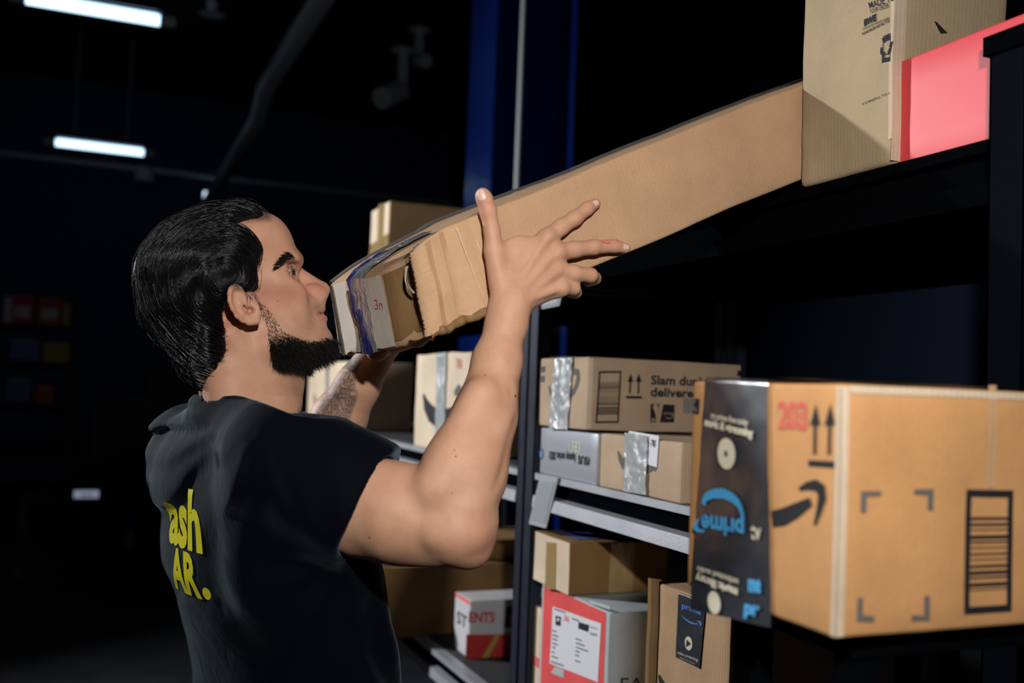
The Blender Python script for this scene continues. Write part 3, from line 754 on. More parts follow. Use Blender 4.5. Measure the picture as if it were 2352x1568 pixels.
K.pxpoly('L', [(1243, 841), (1253, 841), (1252, 855), (1242, 855)], 'ink_faded'); K.pxpoly('L', [(1242, 863), (1252, 863), (1251, 877), (1241, 877)], 'ink_faded')
pxstroke(K, 'L', [(1317, 858), (1322, 853), (1328, 856), (1329, 868), (1325, 884), (1318, 900), (1310, 912)], [4, 7, 8, 8, 7, 6, 4], 'ink_faded')
pxstroke(K, 'L', [(1261, 886), (1265, 900), (1272, 908)], [2, 5, 6], 'ink_faded')
K.pxpatch('silver_tape', 'L', [(1263, 984), (1306, 986), (1319, 822), (1277, 823)], 'tape_clear', off=.0016, crumple=.0014, wrap=.05, ragged=.003, label='wrinkled silvery clear tape')
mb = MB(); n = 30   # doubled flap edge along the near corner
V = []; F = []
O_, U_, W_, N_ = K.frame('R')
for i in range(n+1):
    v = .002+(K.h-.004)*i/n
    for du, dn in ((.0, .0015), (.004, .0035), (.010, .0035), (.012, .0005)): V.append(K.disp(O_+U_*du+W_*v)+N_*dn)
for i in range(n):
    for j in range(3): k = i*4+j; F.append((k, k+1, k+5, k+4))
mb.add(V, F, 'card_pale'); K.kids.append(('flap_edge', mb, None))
K.done()
ya1 = YX(1240, 1050, X0+.008); ya0 = YX(1371, 1060, X0+.008)
K = carton_at('laptop_box', 'silvery white box with its printing upside down, at the left end of the middle shelf', X0+.008, X0+.36, ya0, ya1, ZM+.001, zk-.004, 'silver_board', seed=32, amp=.0005, r=.002, nsub=.03)
K.text('L', '/SUS', (1357, 1049), (1328, 1046), (1357, 1068), 'ink', .05)
K.text('L', 'laptop series 2023', (1322, 1043), (1262, 1037), (1322, 1062), 'ink', .03)
K.pxpoly('L', [(1328, 1044), (1360, 1048), (1360, 1054), (1330, 1050)], 'white_pack')
K.text('L', '1583', (1308, 1036), (1333, 1040), (1310, 1012), 'ink_cream', -.005)
disc(K, 'L', (1243, 1042), (1243, 1056), 'ink_faded', .0008, None); disc(K, 'L', (1243, 1042), (1243, 1050), 'ink_blue_dim', .0010, None)
K.done()
yl1 = YX(1377, 1060, X0+.002); yl0 = YX(1566, 1090, X0+.002)
K = carton_at('taped_carton', 'small tan carton with a crumpled silver tape and white label, under the printed carton', X0+.002, X0+.33, yl0, yl1, ZM+.001, zk-.001, 'card_grey', seed=33, amp=.0012, r=.004, nsub=.014)
pxstroke(K, 'L', [(1419, 1036), (1424, 1052), (1432, 1066), (1442, 1074), (1480, 1080), (1496, 1074), (1506, 1066)], [3, 8, 11, 12, 10, 8, 4], 'ink_faded')
K.pxpoly('L', [(1494, 1068), (1510, 1072), (1506, 1084), (1502, 1080)], 'ink_faded')
K.pxpatch('shipping_label', 'L', [(1441, 1053), (1510, 1073), (1516, 1000), (1446, 990)], 'paper', off=.0014, crumple=.0001, label='white shipping label with small square codes')
lbm = K.kids[-1][1]
rnd = random.Random(9)
for cxx in range(4):
    for r_ in range(9):
        for c_ in range(9):
            if rnd.random() < .5:
                x = 1449+cxx*16+c_*1.35; y = 1004+cxx*1.8+r_*1.9
                if cxx == 3 or y < 1012+cxx*2 or (rnd.random() < .7): K.pxpoly('L', [(x, y), (x+1.3, y+.2), (x+1.2, y+2.1), (x-.1, y+1.9)], 'ink', .0022, lbm)
K.text('L', 'ABE8  XPT4', (1447, 1036), (1490, 1044), (1448, 1028), 'ink', .03, .0022, lbm)
K.pxpatch('silver_tape', 'L', [(1436, 1128), (1487, 1137), (1492, 1001), (1440, 994)], 'tape_clear', off=.0026, crumple=.0013, ragged=.003, label='crumpled translucent silver tape')
K.done()

# --- lower level, near unit
zf = 1.119
yf1 = YX(1226, 1300, X0-.004); yf0 = YX(1308, 1300, X0-.004)
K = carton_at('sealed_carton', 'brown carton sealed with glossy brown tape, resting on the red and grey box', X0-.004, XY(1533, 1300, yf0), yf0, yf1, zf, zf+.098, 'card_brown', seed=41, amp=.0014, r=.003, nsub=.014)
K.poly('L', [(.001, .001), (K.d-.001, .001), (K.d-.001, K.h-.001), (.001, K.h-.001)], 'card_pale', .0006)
K.pxpatch('brown_tape', 'L', [(1253, 1351), (1277, 1354), (1279, 1247), (1257, 1244)], 'tape_brown', off=.0014, crumple=.0003, wrap=.09, label='glossy brown packing tape')
K.patch('brown_tape', 'R', [(.085, .002), (.138, .002), (.140, K.h-.002), (.088, K.h-.002)], 'tape_brown', off=.0010, crumple=.0002, label='glossy brown packing tape')
K.patch('shipping_label', 'T', [(.03, .03), (.16, .03), (.16, K.d-.03), (.03, K.d-.03)], 'poster', off=.0012, crumple=.0001, label='bluish label on the top face')
K.done()
yg1 = YX(1241, 1450, X0+.004); yg0 = YX(1400, 1450, X0+.004)
K = carton_at('document_box', 'grey box with a red front and white paper label, under the brown taped carton', X0+.004, X0+.22, yg0, yg1, ZL+.001, zf-.001, 'card_blue_grey', seed=42, amp=.0009, r=.003, nsub=.016)
K.poly('L', [(.012, .001), (K.d-.014, .001), (K.d-.014, K.h-.002), (.010, K.h-.002)], 'card_red', .0006)
K.pxpoly('L', [(1354, 1377), (1402, 1391), (1402, 1400), (1355, 1384)], 'card_blue_grey', .0010)
K.pxpatch('paper_label', 'L', [(1264, 1522), (1375, 1567), (1382, 1431), (1271, 1392)], 'paper', off=.0012, crumple=.0001, label='white paper delivery label')
lbm = K.kids[-1][1]
K.text('L', '36', (1295, 1424), (1308, 1428), (1297, 1410), 'ink_red', .0, .0020, lbm)
K.pxpoly('L', [(1331, 1427), (1355, 1434), (1353, 1450), (1330, 1442)], 'ink', .0020, lbm)
K.pxpoly('L', [(1278, 1413), (1290, 1416), (1289, 1437), (1278, 1434)], 'ink', .0020, lbm)
K.pxpoly('L', [(1282, 1418), (1287, 1420), (1286, 1426), (1281, 1425)], 'paper', .0022, lbm)
K.text('L', 'James S', (1358, 1440), (1373, 1445), (1358, 1435), 'ink', .0, .0020, lbm)
K.text('L', 'CRAFT', (1357, 1456), (1374, 1462), (1357, 1450), 'ink', .0, .0020, lbm)
for i, (x, y, wd) in enumerate(((1316, 1418, 16), (1324, 1464, 14), (1325, 1474, 20), (1325, 1484, 28), (1324, 1493, 9), (1323, 1502, 9), (1323, 1515, 12), (1270, 1445, 9), (1270, 1455, 14), (1270, 1464, 12), (1270, 1474, 13), (1270, 1483, 8), (1269, 1494, 6), (1269, 1504, 14), (1267, 1516, 30), (1275, 1396, 26))):
    s_ = wd*.36
    K.pxpoly('L', [(x, y), (x+wd, y+s_), (x+wd, y+s_+2.6), (x, y+2.6)], 'ink', .0020, lbm)
K.pxpoly('L', [(1276, 1530), (1296, 1537), (1296, 1556), (1266, 1544)], 'card_blue_grey', .0010)
K.text('R', 'FA', (1424, 1586), (1476, 1584), (1426, 1556), 'ink', .0)
K.done()
yq1 = yg1+.055; K = carton_at('marked_carton', 'narrow beige carton edge squeezed left of the red and grey box', X0+.012, X0+.2, yg1+.004, yq1+.02, ZL+.001, 1.06, 'card_pale', seed=43, amp=.0009, nsub=.02)
K.poly('L', [(.001, .12), (K.d-.001, .12), (K.d-.001, .14), (.001, .14)], 'ink_red'); K.text('L', 'S', (.052, .062), (.066, .062), (.052, .085), 'ink', .01, uv=True)
K.done()
yi1 = YX(1513, 1450, X0-.002); yi0 = YX(1677, 1450, X0-.002)
K = carton_at('video_tape_carton', 'tall tan carton with black tape reading prime video streaming, below the near carton', X0-.002, X0+.30, yi0, yi1, ZL+.001, 1.203, 'card', seed=44, amp=.0018, r=.003, nsub=.015)
tp = K.pxpatch('printed_tape', 'L', [(1555, 1509), (1611, 1536), (1622, 1384), (1560, 1361)], 'tape_black', off=.0014, crumple=.0004, wrap=.04, label='black tape with blue and cream lettering')
K.text('L', 'prime', (1569, 1396), (1613, 1411), (1570, 1384), 'ink_blue_dim', .02, .0028, tp)
K.smile('L', (1569, 1422), (1609, 1441), (1569, 1400), 'ink_blue_dim', .0028, tp)
disc(K, 'L', (1586, 1477), (1586, 1461), 'ink_cream', .0028, tp)
K.pxpoly('L', [(1582, 1468), (1592, 1478), (1581, 1485)], 'tape_black', .0034, tp)
K.text('L', 'video streaming', (1561, 1501), (1608, 1519), (1561, 1494), 'ink_cream', .0, .0028, tp)
K.text('L', 'movies and tv shows', (1566, 1511), (1601, 1526), (1566, 1507), 'ink_cream', -.01, .0028, tp)
pxstroke(K, 'L', [(1515, 1550), (1520, 1566), (1530, 1585)], [4, 10, 14], 'ink')
K.arrows('R', (1693, 1411), (1732, 1411), (1735, 1470), (1690, 1473))
# standing side flap at the far edge
mb = MB(); V = []; F = []; O_, U_, W_, N_ = K.frame('L')
for i in range(31):
    v = .002+(K.h+.004)*i/30
    for du, dn in ((.0, .0015), (-.012, .006), (-.021, .009), (-.022, .006), (-.010, .002), (.002, -.002)): V.append(K.disp(O_+W_*v)+U_*du+N_*dn)
for i in range(30):
    for j in range(5): k = i*6+j; F.append((k, k+1, k+7, k+6))
mb.add(V, F, 'card_brown'); K.kids.append(('side_flap', mb, 'darker folded side flap'))
K.done()

# ================================================================== FAR UNIT CARTONS
yd1 = YX(955, 900, X0+.002); yd0 = YX(1080, 900, X0+.002)
K = carton_at('smile_carton', 'tan carton with a curved arrow and pale tape, behind the raised forearm', X0+.002, X0+.36, yd0, yd1, ZM+.001, 1.594, 'card_pale', seed=51, amp=.003, r=.004, nsub=.02)
pxstroke(K, 'L', [(973, 905), (978, 928), (988, 948), (1001, 958), (1020, 962), (1045, 950), (1060, 925)], [3, 9, 12, 12, 12, 11, 5], 'ink')
pxstroke(K, 'L', [(1044, 903), (1052, 895), (1059, 902), (1058, 920), (1050, 935)], [4, 9, 10, 9, 4], 'ink_faded')
K.pxpatch('clear_tape', 'L', [(1003, 1045), (1022, 1047), (1028, 810), (1004, 812)], 'tape_clear', off=.002, crumple=.0008, wrap=.06, label='whitish clear tape strip')
K.text('L', '208', (1047, 845), (1061, 847), (1046, 822), 'ink_red', -.01)
K.done()
yb0 = YX(800, 900, X0-.004); yb1 = YX(708, 900, X0-.004)
K = carton_at('wide_carton', 'wide tan carton at the far end of the middle shelf, beyond the tattooed forearm', X0-.004, XY(948, 900, yb0), yb0, yb1, ZM+.001, at(800, 829, X=X0).z, 'card_pale', seed=52, amp=.003, r=.005, nsub=.03)
K.pxpatch('clear_tape', 'L', [(745, 1010), (752, 1011), (757, 831), (750, 831)], 'tape_clear', off=.002, crumple=.0006, wrap=.06, label='narrow clear tape strip')
pxstroke(K, 'L', [(722, 905), (724, 930), (730, 950), (740, 958)], [2, 5, 7, 6], 'ink_faded')
K.done()
yt1 = YX(852, 520, X0); yt0 = YX(893, 520, X0)
K = carton_at('high_carton', 'brown carton with glossy tape on the far top shelf, beyond the long box', X0, X0+.42, yt0, yt1, ZT+.001, at(893, 462, X=X0).z, 'card', seed=53, amp=.002, r=.004, nsub=.02)
K.poly('L', [(.003, .10), (K.d-.003, .10), (K.d-.003, K.h-.003), (.003, K.h-.003)], 'card_pale', .0008)
K.pxpatch('brown_tape', 'L', [(866, 590), (878, 588), (884, 466), (872, 470)], 'tape_brown', off=.0022, crumple=.0008, wrap=.06, label='glossy brown packing tape')
K.pxpatch('brown_tape', 'L', [(851, 585), (893, 585), (893, 535), (851, 562)], 'tape_brown', off=.0014, crumple=.0006, label='glossy brown packing tape')
disc(K, 'L', (880, 571), (880, 575), 'ink_red', .003, None)
K.done()
# big brown carton overhanging the lower shelf, small packs beside it
pe = at(900, 1465, Z=ZL+.001); xe = at(770, 1400, Y=pe.y).x; ze = at(900, 1303, Y=pe.y).z
K = carton_at('wide_low_carton', 'big dark brown carton jutting from the lower shelf under the elbow', xe, xe+.72, pe.y, pe.y+.34, ZL+.001, ze, 'card_brown', seed=54, amp=.003, r=.005, nsub=.03)
K.done()
m = MB(); V = []; F = []
for j in range(9):
    for i in range(15):
        V.append((-.16+.32*i/14, -.12+.24*j/8, .012+.007*noise.noise(Vector((i*.5, j*.5, 1)))-.010*((i in (0, 14)) or (j in (0, 8)))))
for j in range(8):
    for i in range(14): k = j*15+i; F.append((k, k+1, k+16, k+15))
nv = len(V); V += [(v[0], v[1], .0005) for v in V]; F += [tuple(a+nv for a in f[::-1]) for f in F]
bl = [i for i in range(15)]+[15*j+14 for j in range(1, 9)]+[15*8+i for i in range(13, -1, -1)]+[15*j for j in range(7, 0, -1)]
F += [(bl[i], bl[(i+1) % len(bl)], bl[(i+1) % len(bl)]+nv, bl[i]+nv) for i in range(len(bl))]
m.add(V, F, 'silver_board')
tag(m.build('padded_mailer', smooth=True, loc=(xe+.20, pe.y+.15, ze+.003)), 'grey padded mailer lying on the big dark brown carton', 'envelope')
K = carton_at('flat_carton', 'flat brown carton on the right half of the big dark carton', xe+.39, xe+.70, pe.y+.05, pe.y+.30, ze+.004, ze+.06, 'card_brown', seed=55, nsub=.03); K.done()
pn = at(1076, 1512, Z=ZL+.001)
K = carton_at('red_white_pack', 'red and white printed box on the lower shelf under the elbow, left of the post', pn.x, pn.x+.30, pn.y, YX(1043, 1440, pn.x), ZL+.001, at(1078, 1380, Y=pn.y).z, 'white_pack', seed=56, amp=.0008, r=.002, nsub=.03)
K.pxpoly('R', [(1071, 1456), (1186, 1456), (1182, 1514), (1069, 1514)], 'red_pack'); K.pxpoly('R', [(1104, 1514), (1118, 1514), (1150, 1457), (1138, 1457)], 'gold_pack', .001)
K.text('R', 'ENTS', (1076, 1428), (1136, 1428), (1077, 1405), 'red_pack', .03, .001)
K.pxpoly('R', [(1162, 1393), (1186, 1393), (1184, 1440), (1158, 1440)], 'ink', .001); disc(K, 'R', (1177, 1417), (1177, 1427), 'red_pack', .0014, None)
K.poly('L', [(.002, .06), (K.d-.002, .06), (K.d-.002, K.h-.012), (.002, K.h-.012)], 'white_pack'); K.poly('L', [(.002, K.h-.011), (K.d-.002, K.h-.011), (K.d-.002, K.h-.001), (.002, K.h-.001)], 'ink_red')
K.text('L', 'ST', (.02, .07), (K.d-.02, .07), (.02, .10), 'ink', .02, uv=True)
K.done()

# ================================================================== THE PERSON
f32 = np.float32
def smin(a, b, k):
    h = np.clip(.5+.5*(b-a)/k, 0, 1); return b*(1-h)+a*h-k*h*(1-h)
def smax(a, b, k): return -smin(-a, -b, k)
def rcone(X, Y, Z, a, b, ra, rb, flat=None):
    ax, ay, az = a; dx, dy, dz = b[0]-ax, b[1]-ay, b[2]-az; L = dx*dx+dy*dy+dz*dz+1e-12
    t = np.clip(((X-ax)*dx+(Y-ay)*dy+(Z-az)*dz)/L, 0, 1)
    return np.sqrt((X-ax-t*dx)**2+(Y-ay-t*dy)**2+(Z-az-t*dz)**2)-(ra+t*(rb-ra))
def ell(X, Y, Z, c, r, th=0.0):
    x, y, z = X-c[0], Y-c[1], Z-c[2]
    if th:
        cs, sn = math.cos(th), math.sin(th); x, z = x*cs+z*sn, -x*sn+z*cs
    k0 = np.sqrt((x/r[0])**2+(y/r[1])**2+(z/r[2])**2)+1e-9
    k1 = np.sqrt((x/r[0]**2)**2+(y/r[1]**2)**2+(z/r[2]**2)**2)+1e-9
    return k0*(k0-1)/k1
def poly2(X, Z, pts):
    d = None; s = None; n = len(pts)
    for i in range(n):
        ax, az = pts[i]; bx, bz = pts[(i+1) % n]; ex, ez = bx-ax, bz-az
        wx, wz = X-ax, Z-az
        t = np.clip((wx*ex+wz*ez)/(ex*ex+ez*ez+1e-12), 0, 1)
        q = (wx-ex*t)**2+(wz-ez*t)**2
        d = q if d is None else np.minimum(d, q)
        c = ((az <= Z) & (bz > Z)) | ((bz <= Z) & (az > Z))
        with np.errstate(divide='ignore', invalid='ignore'):
            cr = c & (X < ax+(Z-az)*ex/(ez if abs(ez) > 1e-9 else 1e-9))
        s = cr if s is None else s ^ cr
    return np.where(s, -1, 1)*np.sqrt(d)
def extr(d2, dy, R):
    qx, qy = d2+R, dy+R
    return np.minimum(np.maximum(qx, qy), 0)+np.sqrt(np.maximum(qx, 0)**2+np.maximum(qy, 0)**2)-R

def surface(F, lo, hi, h, N=24, slack=.03):
    """surface nets over sparse blocks; F(X,Y,Z) negative inside"""
    lo = np.array(lo); hi = np.array(hi); nb = np.ceil((hi-lo)/(h*N)).astype(int)
    I = np.stack(np.meshgrid(*[np.arange(k) for k in nb], indexing='ij'), -1).reshape(-1, 3)
    C = lo+(I+.5)*h*N
    fc = F(C[:, 0], C[:, 1], C[:, 2])
    I = I[np.abs(fc) < h*N*.87*1.5+slack]
    G = nb*N+2; ids = []; pos = []; quads = []
    E = [(a, b) for a in range(8) for b in range(8) if a < b and bin(a ^ b).count('1') == 1]
    cor = np.array([[(c >> 2) & 1, (c >> 1) & 1, c & 1] for c in range(8)])
    def gid(i, j, k): return (i*G[1]+j)*G[2]+k
    for bi in I:
        o = bi*N; ax = [lo[d]+(o[d]+np.arange(-1, N+1))*h for d in range(3)]
        V = F(ax[0][:, None, None], ax[1][None, :, None], ax[2][None, None, :])
        V = np.broadcast_to(V, (N+2,)*3)
        S = V < 0
        if S.all() or not S.any(): continue
        # own cells are local corners 1..N  (cell c has corners c, c+1) -> need N+2 samples from 0; shift by one
        Sc = sum(S[cx:N+1+cx, cy:N+1+cy, cz:N+1+cz].astype(np.int8) for cx, cy, cz in cor)
        act = (Sc > 0) & (Sc < 8); act[-1, :, :] = False; act[:, -1, :] = False; act[:, :, -1] = False
        a = np.argwhere(act)
        if len(a):
            cv = np.stack([V[a[:, 0]+c[0], a[:, 1]+c[1], a[:, 2]+c[2]] for c in cor], 1)
            acc = np.zeros((len(a), 3)); cnt = np.zeros(len(a))
            for p, q in E:
                m = (cv[:, p] < 0) != (cv[:, q] < 0)
                t = np.where(m, cv[:, p]/np.where(m, cv[:, p]-cv[:, q], 1), 0)[:, None]
                acc += np.where(m[:, None], cor[p]*(1-t)+cor[q]*t, 0); cnt += m
            g = a+o            # global cell index (offset by -1 sample, +1 so it stays positive)
            ids.append(gid(g[:, 0], g[:, 1], g[:, 2])); pos.append(lo+(g-1+acc/cnt[:, None])*h)
        for d in range(3):
            e, f = (d+1) % 3, (d+2) % 3
            sl0 = [slice(1, N+1)]*3; sl1 = list(sl0); sl1[d] = slice(2, N+2)
            A, B = S[tuple(sl0)], S[tuple(sl1)]
            ch = np.argwhere(A != B)
            if not len(ch): continue
            inside = A[ch[:, 0], ch[:, 1], ch[:, 2]]
            c0 = ch+1+o; u = np.zeros(3, int); u[e] = 1; v = np.zeros(3, int); v[f] = 1
            q = np.stack([gid(*(c0-u-v).T), gid(*(c0-v).T), gid(*c0.T), gid(*(c0-u).T)], 1)
            q[~inside] = q[~inside][:, ::-1]; quads.append(q)
    ids = np.concatenate(ids); pos = np.concatenate(pos); quads = np.concatenate(quads)
    # cells on lower block borders belong to the neighbour: compute any still missing ones
    o_ = np.argsort(ids); ids = ids[o_]; pos = pos[o_]
    ids, ui = np.unique(ids, return_index=True); pos = pos[ui]
    k = np.searchsorted(ids, quads); k = np.clip(k, 0, len(ids)-1)
    ok = (ids[k] == quads).all(1)
    return pos, k[ok]
def np_mesh(name, pos, quads, mats, parent=None, origin=(0, 0, 0), smooth_it=0):
    for _ in range(smooth_it):
        acc = np.zeros_like(pos); cnt = np.zeros(len(pos))
        for a in range(4):
            i, j = quads[:, a], quads[:, (a+1) % 4]
            for p, q in ((i, j), (j, i)):
                for d in range(3): acc[:, d] += np.bincount(p, pos[q, d], len(pos))
                cnt += np.bincount(p, minlength=len(pos))
        pos = pos*.4+.6*acc/np.maximum(cnt, 1)[:, None]
    me = bpy.data.meshes.new(name)
    me.vertices.add(len(pos)); me.vertices.foreach_set('co', (pos-np.array(origin)).astype(f32).ravel())
    me.loops.add(len(quads)*4); me.loops.foreach_set('vertex_index', quads.astype(np.int32).ravel())
    me.polygons.add(len(quads)); me.polygons.foreach_set('loop_start', np.arange(0, len(quads)*4, 4, dtype=np.int32))
    me.update(calc_edges=True); me.validate()
    me.polygons.foreach_set('use_smooth', [True]*len(me.polygons))
    for m in mats: me.materials.append(m)
    o = bpy.data.objects.new(name, me); link(o, parent); return o, pos

YH = 1.295
def hc(cx, cy, dy=0.0):                 # head close-up coordinates -> world
    return at(280+cx/3.135, 440+cy/3.135, Y=YH+dy)
def h2(pts): return [(p.x, p.z) for p in (hc(*q) for q in pts)]
def hand(cx, cy, Y): return at(1080+cx/4.6125, 420+cy/4.6125, Y=Y)
def rp(p, r): return r*mpp(p)           # radius in photo pixels -> metres

FACE = h2([(1000, 228), (1080, 240), (1140, 300), (1190, 375), (1222, 435), (1243, 485), (1244, 545), (1244, 615), (1272, 690), (1300, 745), (1325, 790), (1340, 850), (1348, 900), (1372, 960),
           (1430, 1010), (1450, 1060), (1455, 1100), (1430, 1150), (1380, 1188), (1280, 1222), (1180, 1226), (1080, 1180), (1015, 1090), (960, 980), (900, 900), (850, 700), (850, 400), (900, 270)])
NOSE = h2([(1215, 480), (1246, 492), (1262, 530), (1300, 553), (1360, 592), (1420, 632), (1462, 664), (1482, 690), (1481, 716), (1456, 747), (1436, 764), (1400, 772), (1345, 765), (1290, 700), (1250, 610)])
MUZ = h2([(1310, 745), (1437, 764), (1437, 792), (1447, 830), (1450, 860), (1440, 885), (1462, 930), (1456, 960), (1456, 992), (1478, 1030), (1487, 1080), (1462, 1130), (1380, 1160), (1320, 1100), (1300, 850)])
LID = h2([(1170, 606), (1200, 588), (1238, 570), (1290, 552), (1290, 634), (1240, 626), (1205, 618)])
EARO = h2([(800, 765), (788, 733), (755, 716), (722, 728), (703, 765), (705, 820), (724, 870), (757, 925), (800, 963), (850, 980), (900, 978), (932, 955), (940, 915), (930, 860), (880, 800), (840, 760)])
zc = [hc(1000, c).z for c in (1180, 1050, 900, 750, 550, 300)]
hwv = [.044, .056, .063, .067, .066, .060]
eyeC = hc(1176, 596, -.033)

def head_f(X, Y, Z):
    ya = np.abs(Y-YH)
    hw = np.interp(Z, zc, hwv)
    c = hc(650, 570)
    d = ell(X, Y, Z, c, (.0935, .074, .073), .25)
    c = hc(940, 380); d = smin(d, ell(X, ya+YH, Z, (c.x, YH+.022, c.z), (.045, .045, .040)), .02)
    d = smin(d, extr(poly2(X, Z, FACE), ya-hw, .047), .014)
    # cheek bone, brow, jaw
    c = hc(1110, 700); d = smin(d, ell(X, YH+ya, Z, (c.x, YH+.047, c.z), (.030, .016, .015), -.35), .012)
    a, b = hc(1190, 520), hc(1232, 505); d = smin(d, rcone(X, YH+ya, Z, (a.x, YH+.043, a.z), (b.x, YH+.018, b.z), .0085, .010), .012)
    a, b = hc(1030, 1110), hc(1380, 1130); d = smin(d, rcone(X, YH+ya, Z, (a.x, YH+.046, a.z), (b.x, YH+.018, b.z), .013, .016), .016)
    # hollow under the cheek bone
    c = hc(1200, 860); d = smax(d, -ell(X, YH+ya, Z, (c.x, YH+.072, c.z), (.034, .016, .026)), .014)
    # temple
    c = hc(1100, 480); d = smax(d, -ell(X, YH+ya, Z, (c.x, YH+.083, c.z), (.030, .020, .022)), .014)
    # eye socket then lids
    c = hc(1235, 600); d = smax(d, -ell(X, YH+ya, Z, (c.x, YH+.047, c.z), (.0175, .0185, .0105), -.2), .008)
    ex, ez = eyeC.x, eyeC.z
    lid = np.sqrt((X-ex)**2+(YH+ya-YH-.033)**2+(Z-ez)**2)-.0139
    lid = np.maximum(lid, -poly2(X, Z, LID))
    d = smin(d, lid, .0035)
    d = np.maximum(d, -(np.sqrt((X-ex)**2+(ya-.033)**2+(Z-ez)**2)-.0127))
    # nose
    nz = np.interp(Z, [hc(1400, c_).z for c_ in (770, 720, 640, 560, 500)], [.0135, .0125, .0100, .0080, .0095])
    d = smin(d, extr(poly2(X, Z, NOSE), ya-nz, .0085), .012)
    c = hc(1380, 722); d = smin(d, ell(X, YH+ya, Z, (c.x, YH+.0135, c.z), (.0130, .0072, .0092), -.2), .0035)
    c = hc(1440, 700); d = smin(d, ell(X, YH+ya, Z, (c.x, YH+.004, c.z), (.0080, .0078, .0080)), .006)
    c = hc(1345, 745); d = smax(d, -ell(X, YH+ya, Z, (c.x, YH+.026, c.z), (.004, .006, .010), .5), .004)
    a, b = hc(1392, 766), hc(1440, 748); d = smax(d, -rcone(X, YH+ya, Z, (a.x, YH+.0160, a.z), (b.x, YH+.0110, b.z), .0030, .0034), .0015)
    a, b = hc(1328, 690), hc(1338, 755); d = smax(d, -rcone(X, YH+ya, Z, (a.x, YH+.0235, a.z), (b.x, YH+.0260, b.z), .0030, .0034), .006)
    # mouth
    d = smin(d, extr(poly2(X, Z, MUZ), ya-.030, .0225), .020)
    a, b = hc(1438, 842), hc(1395, 872); d = smin(d, rcone(X, YH+ya, Z, (a.x, YH, a.z), (b.x, YH+.0255, b.z), .0052, .0026), .003)
    a, b = hc(1450, 918), hc(1402, 898); d = smin(d, rcone(X, YH+ya, Z, (a.x, YH, a.z), (b.x, YH+.0245, b.z), .0060, .0032), .003)
    a, b = hc(1468, 877), hc(1386, 890); d = smax(d, -rcone(X, YH+ya, Z, (a.x, YH, a.z), (b.x, YH+.0300, b.z), .0016, .0020), .0016)
    c = hc(1472, 975); d = smax(d, -ell(X, YH+ya, Z, (c.x, YH, c.z), (.0045, .018, .0042)), .004)
    # ear
    tilt = (X-hc(820, 850).x)*.38
    yo = .0815+np.clip(-tilt, -.004, .013)
    ear = extr(poly2(X, Z, EARO)+.002, np.abs(ya-yo)-.0024, .002)
    c = hc(840, 862); ear = smax(ear, -ell(X, YH+ya, Z, (c.x, YH+.091, c.z), (.0095, .013, .0135), .35), .002)
    a, b = hc(752, 745), hc(738, 850); ear = smax(ear, -rcone(X, YH+ya, Z, (a.x, YH+.0935, a.z), (b.x, YH+.0955, b.z), .0036, .0036), .0015)
    rim = [(835, 872, .004), (812, 800, -.001), (800, 762, -.003), (785, 735, -.003), (755, 722, -.002), (722, 735, .0), (707, 770, .002), (710, 825, .004), (728, 872, .005), (762, 925, .004), (805, 958, .002)]
    P = [hc(a_, b_) for a_, b_, _ in rim]
    for i in range(len(P)-1):
        yy = [.0835+max(-.004, min(.013, -(P[j].x-hc(820, 850).x)*.38))+rim[j][2]*.35+.001 for j in (i, i+1)]
        ear = smin(ear, rcone(X, YH+ya, Z, (P[i].x, YH+yy[0], P[i].z), (P[i+1].x, YH+yy[1], P[i+1].z), .0028 if i else .002, .0030), .0022)
    for pts, r in (([(775, 790), (786, 850), (800, 905), (835, 928), (880, 915)], .0026), ([(905, 862), (915, 905), (880, 930)], .0034), ([(845, 962), (905, 955)], .0048)):
        P = [hc(*q) for q in pts]
        for i in range(len(P)-1):
            yy = [.0838+max(-.004, min(.013, -(P[j].x-hc(820, 850).x)*.38)) for j in (i, i+1)]
            ear = smin(ear, rcone(X, YH+ya, Z, (P[i].x, YH+yy[0], P[i].z), (P[i+1].x, YH+yy[1], P[i+1].z), r, r), .003)
    c = hc(858, 880); ear = smax(ear, -ell(X, YH+ya, Z, (c.x, YH+.084, c.z), (.005, .009, .005)), .002)
    c = hc(870, 860); ear = smin(ear, ell(X, YH+ya, Z, (c.x, YH+.070, c.z), (.013, .012, .020), .2), .004)
    c = hc(858, 882); ear = smax(ear, -ell(X, YH+ya, Z, (c.x, YH+.084, c.z), (.0042, .012, .0042)), .002)
    d = smin(d, ear, .006)
    return d

def neck_f(X, Y, Z):
    ya = np.abs(Y-YH)
    a, b = at(583, 760, Y=YH), at(597, 925, Y=YH)
    d = rcone(X, Y, Z, a, b, .050, .050)
    a, b = at(520, 790, Y=YH), at(528, 930, Y=YH); d = smin(d, rcone(X, YH+ya, Z, (a.x, YH+.018, a.z), (b.x, YH+.026, b.z), .036, .034), .02)
    a, b = at(515, 770, Y=YH), at(655, 935, Y=YH); d = smin(d, rcone(X, YH+ya, Z, (a.x, YH+.050, a.z), (b.x, YH+.020, b.z), .012, .011), .010)
    c = at(676, 878, Y=YH); d = smin(d, ell(X, Y, Z, c, (.010, .010, .014)), .010)
    a, b = at(660, 835, Y=YH), at(655, 925, Y=YH); d = smin(d, rcone(X, Y, Z, a, b, .020, .018), .015)
    return d

